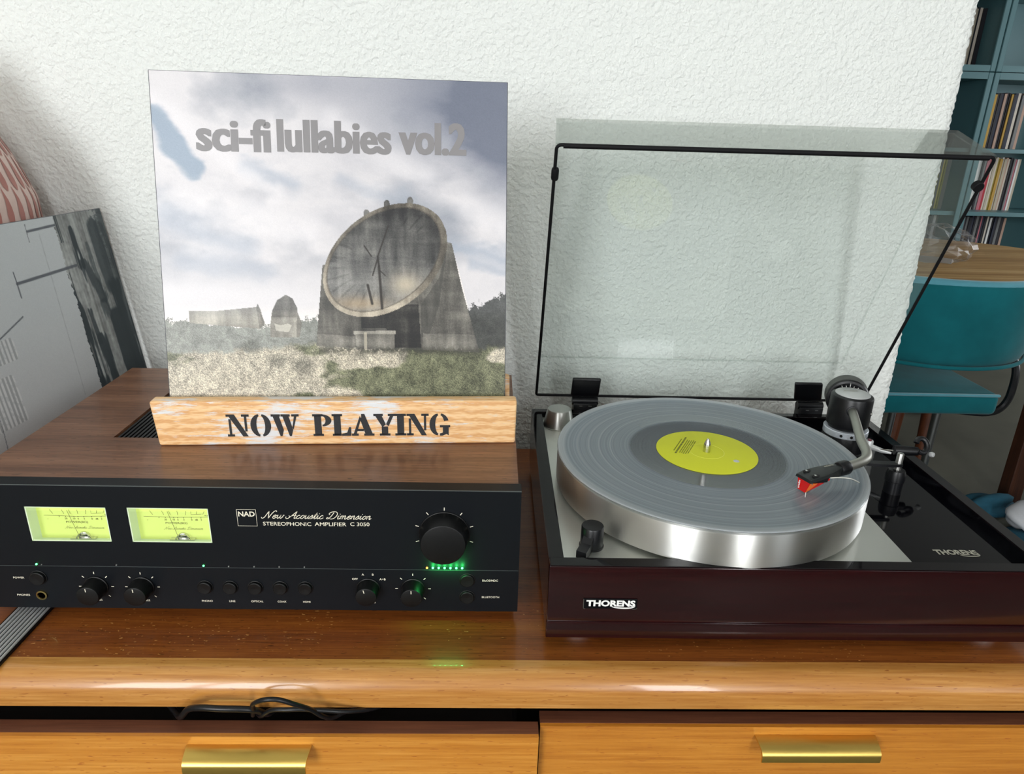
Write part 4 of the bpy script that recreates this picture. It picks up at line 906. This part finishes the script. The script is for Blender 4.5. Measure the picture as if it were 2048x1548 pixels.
housing = hs.build('bearing_housing', M['black'], tt)
lab(MB().lathe([(.0186, .1466), (.0186, .1478), (.0180, .1482), (0, .1483)], AC, seg=56).build('housing_cap', M['cap_silver'], housing), 'pale silver cap')
ct = MB(); add_text(ct, 'THORENS', AC + Vector((0, .0045, .1485)), TU, TV, .016, .0026, .03, 'C'); lab(ct.build('cap_lettering', M['ink_grey'], housing, smooth=False), 'tiny grey lettering on the cap')
sd = Vector((.80, -.60, 0)); MB().lathe([(.0022, 0), (.0022, .0008), (.0010, .0012)], AC + sd*.0224 + Vector((0, 0, .128)), sd, 16).build('side_screw', M['steel'], housing)
MB().lathe([(.0062, -.001), (.0062, .0012), (.0052, .0014)], AC + arm_dir*.0224 + Vector((0, 0, .1335)), arm_dir, 28).build('arm_collar', M['black'], housing)
zt_ = .1335
tpts = spline([AC+arm_dir*.018+Vector((0, 0, zt_)), AC+arm_dir*.06+Vector((0, 0, zt_+.0004)), AC+arm_dir*.105+Vector((0, 0, zt_)), Vector((.3165, .1275, zt_)), Vector((.3095, .1125, zt_)), Vector((.3010, .1035, zt_)), Vector((.2905, .0965, zt_)), Vector((.2780, .0895, zt_))], 8)
tube = MB().tube(tpts, .0046, 20).build('arm_tube', M['tube'], tt)
# counterweight behind the housing
cwc = AC - arm_dir*.0405 + Vector((0, 0, .1300))
cw = MB().lathe([(.004, -.012), (.0205, -.012), (.0232, -.0105), (.0236, -.009), (.0236, .010), (.0225, .012), (.0200, .0125), (.0195, .0115), (0, .0115)], cwc, arm_dir, 64).build('counterweight', M['black'], tt)
lab(MB().lathe([(.0240, -.008), (.0240, .0085)], cwc, arm_dir, 64).build('counterweight_band', mat('dark_grey_knurl', (78, 80, 76), .5, metal=.4, noise=.1, nscale=400), cw), 'dark grey knurled band')
cm = MB(); side = arm_dir.cross(Vector((0, 0, 1))); 
for i, a in enumerate(range(-60, 75, 15)):
    s_, c_ = math.sin(math.radians(a)), math.cos(math.radians(a)); r1 = .0182 if i % 2 == 0 else .0172
    ribbon(cm, [(.0150*s_, .0150*c_), (r1*s_, r1*c_)], .0007, cwc+arm_dir*.0119, side, (0, 0, 1))
add_text(cm, '1', cwc+arm_dir*.0119+Vector((0, 0, .0188)), -side if side.x < 0 else side, (0, 0, 1), None, .0026, .02, 'C')
lab(cm.build('weight_scale', M['white'], cw, smooth=False), 'white weight scale marks')
MB().cyl(AC - arm_dir*.018 + Vector((0, 0, .131)), cwc, .006).build('rear_stub', M['black'], tt)
# headshell
Fv = Vector((-.913, -.408, 0)); Rv = Vector((.408, -.913, 0)); J = Vector((.2780, .0895, zt_)); 
MB().lathe([(.0062, -.0015), (.0068, 0), (.0068, .0095), (.0062, .0108), (.0045, .0115)], J + Fv*(-.001), Fv, 32).build('locking_collar', M['black'], tube)
H0 = J + Fv*.009
hm = MB(); secs = [(0, .0048, .0045, -.0045), (.008, .0066, .0040, -.0040), (.016, .0082, .0034, -.0010), (.026, .0092, .0028, -.0002), (.036, .0094, .0020, -.0010), (.044, .0086, .0008, -.0022)]
vs = []; 
for f, hw, zt2, zb2 in secs:
    vs += [H0+Fv*f+Rv*(-hw)+Vector((0, 0, zb2)), H0+Fv*f+Rv*(-hw*.92)+Vector((0, 0, zt2-.0006)), H0+Fv*f+Rv*(-hw*.6)+Vector((0, 0, zt2)), H0+Fv*f+Rv*(hw*.6)+Vector((0, 0, zt2)), H0+Fv*f+Rv*(hw*.92)+Vector((0, 0, zt2-.0006)), H0+Fv*f+Rv*hw+Vector((0, 0, zb2))]
fs = [(i*6+k_, i*6+(k_+1) % 6, (i+1)*6+(k_+1) % 6, (i+1)*6+k_) for i in range(len(secs)-1) for k_ in range(6)] + [tuple(range(6)), tuple(len(secs)*6-6+k_ for k_ in range(6))]
hm.add(vs, fs); head = hm.build('headshell', M['headshell'], tt, angle=50)
slot = MB(); scr = MB()
for sgn in (-1, 1):
    c_ = H0+Fv*.0345+Rv*(sgn*.0052)+Vector((0, 0, .0020))
    pts_ = [(math.cos(t)*.0042, math.sin(t)*.0021) for t in [2*PI*i/20 for i in range(20)]]
    slot.prism(pts_, c_, Fv, Rv, (0, 0, .0006)); scr.lathe([(.0013, 0), (.0013, .0011), (.0006, .0014), (0, .0014)], c_+Fv*.0006, (0, 0, 1), 12)
lab(slot.build('screw_slot', M['hole'], head), 'dark fixing slots'); lab(scr.build('fixing_screw', M['steel'], head), 'silver fixing screws')
ht = MB(); add_text(ht, 'ortofon', H0+Fv*.0055+Rv*(-.0012)+Vector((0, 0, .0048)), Fv, -Rv, .0115, .0022, .02); lab(ht.build('headshell_lettering', M['ink_grey'], head, smooth=False), 'pale lettering on the headshell')
# cartridge: black body, red faceted stylus guard with an orange facet
K0 = H0+Fv*.0415; cb_ = MB()
def cp(f, r, z): return K0+Fv*f+Rv*r+Vector((0, 0, z-zt_))
cb_.add([cp(-.022, -.0075, .1335), cp(.001, -.0075, .1335), cp(.001, .0075, .1335), cp(-.022, .0075, .1335), cp(-.021, -.0070, .1275), cp(0, -.0070, .1305), cp(0, .0070, .1305), cp(-.021, .0070, .1275)], [(0, 1, 2, 3), (4, 7, 6, 5), (0, 4, 5, 1), (1, 5, 6, 2), (2, 6, 7, 3), (3, 7, 4, 0)])
cart = cb_.build('cartridge', M['black'], tt, smooth=False)
rg = MB(); rg.add([cp(.0012, -.0068, .1305), cp(.0012, .0068, .1305), cp(-.0175, .0068, .1275), cp(-.0175, -.0068, .1275), cp(.0008, -.0052, .1196), cp(.0004, .0030, .1192), cp(-.0140, .0045, .1238), cp(-.0140, -.0045, .1238)], [(0, 1, 2, 3), (4, 7, 6, 5), (0, 4, 5, 1), (1, 5, 6, 2), (2, 6, 7, 3), (3, 7, 4, 0)])
lab(rg.build('stylus_guard', M['red'], cart, smooth=False), 'bright red stylus guard')
og = MB(); og.add([cp(.0008, .0069, .1306), cp(-.0090, .0070, .1294), cp(.0002, .0033, .1193), cp(.0009, .0064, .1306)], [(0, 1, 2), (0, 2, 3)])
og2 = MB(); q0, q1, q2 = cp(.0006, .0070, .1305), cp(-.0085, .0070, .1290), cp(.0003, .0032, .1194); nn_ = (q1-q0).cross(q2-q0).normalized(); nn_ = nn_ if nn_.dot(Rv) > 0 else -nn_
og2.add([q0, q1, q2, q0+nn_*.0004, q1+nn_*.0004, q2+nn_*.0004], [(0, 2, 1), (3, 4, 5), (0, 1, 4, 3), (1, 2, 5, 4), (2, 0, 3, 5)])
lab(og2.build('guard_facet', M['orange'], cart, smooth=False), 'orange facet')
ot = MB(); add_text(ot, 'ortofon', cp(.00165, -.0030, .1212), (0, 0, 1), -Rv*1.0, .0078, .0022, .03)
lab(ot.build('guard_lettering', M['white'], cart, smooth=False), 'white lettering on the red front')
MB().tube([cp(.0006, .0072, .1340), cp(.0002, .0078, .1325), cp(-.0008, .0080, .1300)], .0005, 8).build('fixing_clip', M['steel'], cart)
MB().lathe([(.0014, 0), (.0014, .003), (.001, .0034)], cp(-.0215, .005, .1290), -Fv, 12).build('terminal_pin', M['red'], cart)
fl_ = spline([H0+Fv*.020+Rv*.0088+Vector((0, 0, -.0008)), H0+Fv*.014+Rv*.0135+Vector((0, 0, .0006)), H0+Fv*.006+Rv*.0185+Vector((0, 0, .0004)), H0-Fv*.001+Rv*.0225+Vector((0, 0, -.0030))], 6)
MB().tube(fl_, .0007, 8).build('finger_lift', M['tube'], head)
MB().cyl((.2297, .0580, LZ+.0002), (.2305, .0600, LZ+.0040), .0004, seg=8).build('stylus', M['steel'], cart)
# --- arm lift, lift platform, anti-skate
LP = Vector((.3685, .1530, 0))
lf = MB().lathe([(.0088, .0752), (.0088, .0885), (.0094, .0890), (.0094, .0955), (.0080, .1005), (.0046, .1010)], LP, seg=40).build('arm_lift', M['black'], tt)
lab(MB().lathe([(.0033, .1005), (.0033, .1180), (.0028, .1192), (0, .1193)], LP, seg=28).build('lift_pin', M['satin_steel'], lf), 'bright silver lift pin')
arc = []
for i in range(15):
    a = math.radians(-84 - 44*i/14); arc.append(AC + Vector((math.cos(a)*.098, math.sin(a)*.098, .1055)))
ap = MB(); vs = []
for i, p_ in enumerate(arc):
    d_ = (p_-AC); d_.z = 0; d_.normalize(); w2 = .0042
    vs += [p_-d_*w2, p_+d_*w2, p_+d_*w2+Vector((0, 0, .003)), p_-d_*w2+Vector((0, 0, .003))]
ap.add(vs, [(i*4+k_, i*4+(k_+1) % 4, (i+1)*4+(k_+1) % 4, (i+1)*4+k_) for i in range(len(arc)-1) for k_ in range(4)] + [(0, 1, 2, 3), tuple(len(vs)-4+k_ for k_ in range(4))])
ap.build('lift_platform', M['black'], lf, smooth=False)
AS = Vector((.3655, .2070, 0))
ap2 = MB().lathe([(.0042, .0980), (.0042, .1080), (.0036, .1090), (0, .1090)], AS, seg=24); ap2.tube([AS+Vector((0, 0, .1020)), AS+Vector((.010, -.013, .1020)), AS+Vector((.016, -.018, .1020))], [.0034, .0024, .0012], 10)
asx = ap2.build('anti_skate_post', M['cap_silver'], tt); lab(asx, 'pale anti-skate post')
MB().lathe([(.0022, 0), (.0022, .0008), (0, .0009)], AS+Vector((0, 0, .1090)), seg=16).build('red_jewel', mat('dark_red_jewel', (96, 20, 40), .2, noise=.05), asx)
MB().tube([AS+Vector((.006, -.010, .1030)), AS+Vector((.0175, -.0250, .1080))], .0007, 8).build('anti_skate_rod', M['steel'], asx)
hk = MB(); HB = Vector((.3800, .1835, .1085)); HE = Vector((.4040, .1810, .1085))
hk.tube([HB, HB*.5+HE*.5, HE], [.0050, .0052, .0046], 12)
ring_ = [HE + Vector((.0030+.0060*math.cos(t), .0065*math.sin(t)*.6, .0068+.0066*math.sin(t))) for t in [math.radians(x) for x in range(-130, 160, 18)]]
hk.tube(ring_, .0028, 10)
hook = hk.build('anti_skate_arm', M['black'], tt)
MB().lathe([(.0024, -.002), (.0030, 0), (.0024, .002), (0, .0024)], HE + Vector((.0135, -.004, -.0015)), (.4, -.9, .2), 18).build('arm_tip', M['cap_silver'], hook)
# --- lid
LT, LY, LZ0, LL, LH, DR = -.4208, .3578, .0954, .3410, .0693, .005
lx0, lx1 = .0054, .4360
bvec = Vector((0, math.sin(LT), math.cos(LT))); hvec = Vector((0, math.cos(LT), -math.sin(LT))); LO = Vector((0, LY, LZ0))
def lidp(a, b, h): return Vector((a, 0, 0)) + LO + bvec*b + hvec*h
def lid_wall(fa, fb):
    """sheet between two lists of four (a, b, h) corners, 3 mm apart; the walls lean in with a moulding draft"""
    return MB().add([lidp(*p) for p in fa+fb], [(0, 1, 2, 3), (7, 6, 5, 4), (0, 4, 5, 1), (1, 5, 6, 2), (2, 6, 7, 3), (3, 7, 4, 0)])
t = .003; h0_ = .0025
def dr(h): return DR*h/LH
def corner(i, h, inset):   # corners of the lid section at depth h, counted round, moved in by inset
    k_ = dr(h)+inset; return [(lx0+k_, k_, h), (lx1-k_, k_, h), (lx1-k_, LL-k_, h), (lx0+k_, LL-k_, h)][i % 4]
lid = lid_wall([corner(i, LH, t) for i in range(4)], [corner(i, LH-t, t) for i in range(4)]).build('lid', M['lid'], tt, smooth=False); lab(lid, 'raised clear smoked lid')
for i, mk in ((0, 'lid'), (1, 'lid'), (2, 'lid_side'), (3, 'lid')):
    lid_wall([corner(i, h0_, 0), corner(i+1, h0_, 0), corner(i+1, LH, 0), corner(i, LH, 0)], [corner(i, h0_, t), corner(i+1, h0_, t), corner(i+1, LH, t), corner(i, LH, t)]).build('lid_side', M[mk], lid, smooth=False)
rp = []
for cx_, cb2, a0 in ((lx1-.006, LL-.006, 0), (lx0+.006, LL-.006, 90), (lx0+.004, .004, 180), (lx1-.004, .004, 270)):
    rr = .0045 if cb2 > .1 else .0028
    for i in range(6):
        a = math.radians(a0+90*i/5); rp.append(lidp(cx_+rr*math.cos(a), cb2+rr*math.sin(a), .0012))
lab(MB().tube(rp, .0017, 10, closed=True).build('lid_rim', M['rubber'], lid, angle=60), 'black edge of the lid')
lab(MB().tube([lidp(lx0+.008, LL-.0022, .0008), lidp(lx1-.008, LL-.0022, .0008)], .0024, 10).build('lid_rim', M['rubber'], lid, angle=60), 'thicker black front edge of the lid')
for xx in (lx0+.002, lx1-.002):
    s_ = 1 if xx < .2 else -1; b_ = MB()
    b_.lathe([(.0052, -.0025), (.0052, .003), (.0045, .0036), (0, .0036)], lidp(xx+s_*(.001 if s_ > 0 else .003), .3095, .0), -hvec, 24) if s_ < 0 else b_.lathe([(.0032, -.006), (.0038, -.004), (.0038, .004), (.0032, .006)], lidp(xx, .3095, .001), bvec, 20)
    lab(b_.build('lid_bumper', M['rubber'], lid), 'small black rubber bumper')
for c_ in (.0690, .3580):
    hp = MB().box(c_-.0180, c_+.0180, .0030, .0330, -.0022, .0026, .0018, 3); hp.v = [lidp(p.x + .010*(c_ > .2)*(-.5+(1-p.y/.033)*.9), p.y, p.z) for p in hp.v]
    hg = hp.build('hinge', M['black'], tt)
    lo_ = MB().box(c_-.0150+.004*(c_ > .2), c_+.0150+.004*(c_ > .2), TD-.001, TD+.0170, .070, .0925, .0015); lo_.lathe([(.0052, -.0165), (.0052, .0165)], (c_+.004*(c_ > .2), TD+.0085, .0925), (1, 0, 0), 20)
    lo_.build('hinge_bracket', M['black'], hg)
    sc_ = MB()
    for s_ in (-1, 1): sc_.box(c_+.004*(c_ > .2)+s_*.006-.002, c_+.004*(c_ > .2)+s_*.006+.002, TD-.0014, TD-.0008, .0888, .0896)
    lab(sc_.build('hinge_slot', M['steel'], hg, smooth=False), 'bright slots in the hinge bracket')

# --- record on the platter, its paper label
rc = thing('vinyl_record', 'clear blue-grey vinyl record with yellow-green label, lying on turntable platter', 'record', (TX+math.cos(TR)*CX-math.sin(TR)*CYT, TY+math.sin(TR)*CX+math.cos(TR)*CYT, LZ-.0026), TR)
rz = .0026
MB().lathe([(.0037, .0002), (.148, .0002), (.1500, .0008), (.1505, .0016), (.1499, .0025), (.1480, .00255), (.1465, .0021), (.0785, .0021), (.0775, .0024), (.0768, .0021), (.0037, .0021)], (0, 0, 0), seg=160).build('disc', M['vinyl'], rc, angle=50)
lb = MB().lathe([(.0037, .0022), (.0037, .0026), (.0492, .0026), (.0500, .0024), (.0500, .0022)], (0, 0, 0), seg=72).build('label', M['label'], rc); lab(lb, 'yellow-green paper label')
lt_ = MB(); ang = math.radians(62); LU = Vector((math.cos(ang), math.sin(ang), 0)); LV = Vector((-math.sin(ang), math.cos(ang), 0))
rr_ = random.Random(7)
for i, (off, ln, h_) in enumerate(((.0290, .030, .0010), (.0255, .041, .0019), (.0228, .034, .0009), (.0208, .033, .0009), (.0188, .036, .0009), (.0168, .034, .0009), (.0148, .031, .0009))):
    x = -ln/2
    while x < ln/2:
        w_ = rr_.uniform(.0012, .0036); lt_.add([LV*off+LU*(x+a)+LV*b+Vector((0, 0, .00275)) for a, b in ((0, 0), (w_, 0), (w_, h_), (0, h_))], [(0, 1, 2, 3)]); x += w_+.0006
lab(lt_.build('label_print', M['label_ink'], lb, smooth=False), 'small lines of dark print')
MB().lathe([(.0170, .0026), (.0173, .0028), (.0176, .0026)], (0, 0, 0), seg=48, caps=False).build('pressing_ring', mat('pressed_label_ring', (214, 216, 80), .4, noise=.03), lb)
lab(MB().lathe([(.0030, .0026), (.0022, .0030), (.0012, .0027), (0, .0027)], (.0235, -.0215, 0), seg=20).build('label_dent', M['cap_silver'], lb), 'small pale dent')
# --- metal adapter resting on the back-left of the plate
adp = thing('single_adapter', 'brushed metal cone-shaped adapter at back left corner of turntable plate', 'adapter', (TX+math.cos(TR)*.0322-math.sin(TR)*.3045, TY+math.sin(TR)*.0322+math.cos(TR)*.3045, PZ+.0001), TR)
MB().lathe([(.0185, 0), (.0190, .0012), (.0186, .0030), (.0148, .0208), (.0140, .0218), (0, .0218)], (0, 0, 0), seg=48).build('body', M['satin_steel'], adp)

# ------------------------------------------------------------------ far side of the room: record cabinets
YS = 3.80
def cabinet(x0, x1, label):
    c_ = thing('record_cabinet', label, 'cabinet', ((x0+x1)/2, YS, FL), 0, None)
    h = (x1-x0)/2; Z = lambda z: z-FL
    for s_ in (-1, 1): MB().box(min(s_*h, s_*(h-.022)), max(s_*h, s_*(h-.022)), .0, .36, 0, Z(.8005)).box(min(s_*h, s_*(h-.022)), max(s_*h, s_*(h-.022)), 0, .36, Z(.8045), Z(1.72)).build('side_panel', M['teal_paint'], c_, smooth=False)
    MB().box(-h+.022, h-.022, .345, .36, 0, Z(1.72)).build('back_panel', M['teal_paint'], c_, smooth=False)
    for a, b in ((.0+FL, .04+FL), (-.355, -.332), (-.0015, .0224), (.3665, .3890), (.7645, .8005), (.8045, .8374), (1.21, 1.233), (1.69, 1.72)):
        MB().box(-h+.022, h-.022, .003, .345, Z(a), Z(b)).build('shelf', M['teal_paint'], c_, smooth=False)
    for s_ in (-1, 1):
        MB().box(s_*h-(.032 if s_ > 0 else 0), s_*h+(.032 if s_ < 0 else 0), -.014, -.0005, Z(-.75)+.02, Z(.8005), .003, 1).box(s_*h-(.032 if s_ > 0 else 0), s_*h+(.032 if s_ < 0 else 0), -.014, -.0005, Z(.8045), Z(1.72), .003, 1).build('face_stile', M['teal_paint'], c_, smooth=False)
    for a, b in ((.7645, .8003), (.8047, .8374)): MB().box(-h+.0322, h-.0322, -.012, -.0005, Z(a), Z(b)).build('face_rail', M['teal_paint'], c_, smooth=False)
    return c_
cabinet(2.02, 2.822, 'teal-painted cabinet of record shelves nearest the white wall corner')
cabinet(2.828, 3.63, 'teal-painted cabinet of record shelves at the right picture edge')
PAL = {'cream': (214, 204, 190), 'white': (228, 228, 226), 'tan': (184, 152, 134), 'gold': (190, 150, 60), 'dark': (28, 28, 36), 'navy': (34, 40, 60), 'pink': (190, 110, 122), 'red': (178, 30, 50), 'beige': (186, 176, 156), 'grey': (120, 122, 122), 'olive': (150, 150, 90), 'green': (96, 116, 104), 'brown': (96, 66, 52), 'yellow': (200, 188, 110)}
unit = {}
for k_, c_ in PAL.items():
    q = MB().box(-.5, .5, 0, 1, 0, 1); me = q.build('spine_source', mat('sleeve_spine_'+k_, c_, .6, noise=.15, nscale=4), None, smooth=False); unit[k_] = me.data; bpy.data.objects.remove(me)
ROWS = [  # cabinet words, shelf words, x start, z, colours (left to right)
 ('right cabinet', 'shelf level with lid corner', 2.905, .3891, 'grey cream tan gold gold dark dark navy tan dark dark gold dark navy cream dark grey tan'.split()),
 ('right cabinet', 'shelf above the table', 2.905, .0225, 'white cream white cream white white dark grey pink red cream beige cream yellow gold white beige tan cream dark grey pink white beige'.split()),
 ('right cabinet', 'shelf behind table top', 2.905, -.3319, 'dark tan dark navy grey dark grey dark navy dark grey dark pink navy dark cream dark white dark navy dark grey dark tan'.split()),
 ('left cabinet', 'top shelf', 2.43, .8375, 'dark tan beige grey dark cream cream beige dark cream dark dark'.split()),
 ('left cabinet', 'shelf behind the lid', 2.36, .0225, 'white cream green red red grey olive grey yellow olive grey grey'.split()),
 ('left cabinet', 'lowest shelf behind the lid', 2.36, -.3319, 'grey dark brown brown grey brown dark grey grey white grey'.split()),
]
ORD = 'first second third fourth fifth sixth seventh eighth ninth tenth eleventh twelfth thirteenth fourteenth fifteenth sixteenth seventeenth eighteenth nineteenth twentieth twenty-first twenty-second twenty-third twenty-fourth'.split()
TIN = {'cream': 'cream', 'white': 'white', 'tan': 'tan', 'gold': 'gold-yellow', 'dark': 'near-black', 'navy': 'dark navy', 'pink': 'pink', 'red': 'red', 'beige': 'beige', 'grey': 'grey', 'olive': 'olive', 'green': 'grey-green', 'brown': 'brown', 'yellow': 'pale yellow'}
rr_ = random.Random(11)
for cabw, shw, x, z, cols in ROWS:
    wds = [rr_.uniform(.010, .019) for _ in cols]
    if cabw == 'left cabinet': x = 2.797-sum(wds)
    for i, k_ in enumerate(cols):
        w_ = wds[i]; o = bpy.data.objects.new('record_sleeve', unit[k_]); COL.objects.link(o)
        hh = rr_.uniform(.306, .318); dd = rr_.uniform(0, .012)
        o.scale = (w_-.0008, .19, hh); o.location = (x+w_/2, YS+.142+dd, z); x += w_
        tag(o, '%s record spine, %s from left, %s' % (TIN[k_], ORD[i], (cabw+' '+shw)), 'record sleeve', 'records on the %s, %s' % (cabw, shw))

# ------------------------------------------------------------------ dining table, chair, bag, stool, cloth
dt = thing('dining_table', 'round wooden table with streaky oak top behind the teal chair', 'table', (1.75, 2.17, FL))
MB().lathe([(0, .715), (.555, .715), (.573, .722), (.577, .735), (.574, .746), (.565, .750), (0, .750)], (0, 0, 0), seg=96).build('table_top', M['oak'], dt)
for lx, ly in ((-.20, -.22), (-.10, -.26), (.22, .22), (-.24, .22)): MB().cyl((lx*1.05, ly*1.05, 0), (lx*.75, ly*.75, .715), .022, .034, 16).build('leg', M['red_wood'], dt)
ch = thing('dining_chair', 'teal velvet chair with curved back turned to the camera, right of wall', 'chair', (1.27, 1.55, FL))
def curved_back():
    m_ = MB(); nA, R_ = 36, .285; prof_ = []
    for i in range(28):
        a = 2*PI*i/28; c_, s_ = math.cos(a), math.sin(a); prof_.append((math.copysign(abs(c_)**.6, c_)*.030, math.copysign(abs(s_)**.55, s_)*.118))
    vs = []
    for j in range(nA+1):
        a = math.radians(-90-72+144*j/nA); k_ = min(1, min(j, nA-j)/3.0); k_ = math.sqrt(max(k_, .02)) if k_ < 1 else 1
        for r_, z_ in prof_:
            R2 = R_ + r_*k_ + .03*(z_/.118)*.5; z2 = .70+z_*(.4+.6*k_)
            vs.append((R2*math.cos(a), R2*math.sin(a), z2+.006*math.cos(2*(a+PI/2))))
    n = 28; m_.add(vs, [(j*n+i, j*n+(i+1) % n, (j+1)*n+(i+1) % n, (j+1)*n+i) for j in range(nA) for i in range(n)] + [tuple(range(n)), tuple(nA*n+i for i in range(n))]); return m_
bk = curved_back().build('backrest', M['velvet'], ch, angle=80)
pp = [Vector(((.302)*math.cos(a), (.302)*math.sin(a), .819)) for a in [math.radians(-90-70+140*j/40) for j in range(41)]]
lab(MB().tube(pp, .014, 10).build('top_piping', M['velvet_trim'], bk, angle=80), 'paler velvet along the top edge')
pp = [Vector(((.302)*math.cos(a), (.302)*math.sin(a), .592)) for a in [math.radians(-90-68+136*j/40) for j in range(41)]]
MB().tube(pp, .006, 8).build('bottom_piping', M['velvet'], bk, angle=80)
MB().box(-.20, .222, -.168, .27, .400, .468, .018, 3).build('seat', M['velvet'], ch)
MB().box(-.195, .217, -.172, -.160, .461, .469, .003, 1).build('seat_piping', M['velvet_trim'], ch)
for s_ in (-1, 1):
    MB().tube(spline([(s_*.285, .02, .62), (s_*.300, -.08, .545), (s_*.300, -.10, .46), (s_*.285, -.10, .405), (s_*.24, -.10, .384), (s_*.16, -.08, .382)], 8), .011, 10).build('arm_tube', M['black'], ch)
for lx, ly in ((.135, -.03), (-.135, -.03), (.135, .20), (-.135, .20)): MB().cyl((lx, ly, 0), (lx, ly, .40), .010, .014, 14).build('leg', M['chrome'], ch)
# crumpled clear bag on the table
bg = MB(); rs = np.random.RandomState(3); nu, nv = 26, 16; vs = []
nz = [Vector(rs.normal(size=3)).normalized() for _ in range(26)]
for j in range(nv+1):
    for i in range(nu):
        th_ = PI*j/nv; ph_ = 2*PI*i/nu; d_ = Vector((math.sin(th_)*math.cos(ph_), math.sin(th_)*math.sin(ph_), math.cos(th_)))
        k_ = 1+.32*sum(abs(math.sin(7*d_.dot(q)+i_)) for i_, q in enumerate(nz[:6]))/3-.2; vs.append((d_.x*.115*k_, d_.y*.095*k_, max(0, .05+d_.z*.065*k_)))
bg.add(vs, [(j*nu+i, j*nu+(i+1) % nu, (j+1)*nu+(i+1) % nu, (j+1)*nu+i) for j in range(nv) for i in range(nu)])
bag = bg.build('plastic_bag', M['bag'], smooth=False); bag.location = (1.625, 2.09, .0006); tag(bag, 'crumpled clear plastic bag on the round table top', 'bag')
sl_ = thing('wooden_stool', 'dark brown wooden leg of a stool cut off by right picture edge', 'stool', (1.945, 1.34, FL))
MB().box(-.20, .20, -.27, .27, .40, .44, .006).build('seat', M['dark_wood'], sl_)
for lx, ly in ((-.17, -.24), (.17, -.24), (-.17, .24), (.17, .24)): MB().box(lx-.026, lx+.026, ly-.026, ly+.026, 0, .40, .003, 1).build('leg', M['dark_wood'], sl_)
clo = thing('crumpled_cloth', 'crumpled white and blue cloth on floor at bottom right edge', 'cloth', (1.615, 1.375, FL))
def lump(c_, r_, seed, n1=22, n2=14):
    m_ = MB(); rs2 = np.random.RandomState(seed); q_ = [Vector(rs2.normal(size=3)).normalized() for _ in range(6)]; vs = []
    for j in range(n2+1):
        for i in range(n1):
            th_ = PI*j/n2; ph_ = 2*PI*i/n1; d_ = Vector((math.sin(th_)*math.cos(ph_), math.sin(th_)*math.sin(ph_), math.cos(th_))); k_ = .85+.10*sum(math.sin(4.5*d_.dot(q)+s) for s, q in enumerate(q_))
            vs.append((c_[0]+d_.x*r_[0]*k_, c_[1]+d_.y*r_[1]*k_, max(0, c_[2]+d_.z*r_[2]*k_)))
    return m_.add(vs, [(j*n1+i, j*n1+(i+1) % n1, (j+1)*n1+(i+1) % n1, (j+1)*n1+i) for j in range(n2) for i in range(n1)])
lump((.075, .0, .05), (.075, .085, .06), 1).build('white_fold', M['cloth_white'], clo, angle=80)
lump((.02, .12, .03), (.12, .05, .05), 2).build('blue_fold', M['cloth_blue'], clo, angle=80)
lump((-.06, .045, .015), (.05, .025, .02), 3).build('white_fold', M['cloth_white'], clo, angle=80)
lump((-.01, -.06, .012), (.14, .10, .02), 4).build('blue_fold', M['cloth_blue'], clo, angle=80)
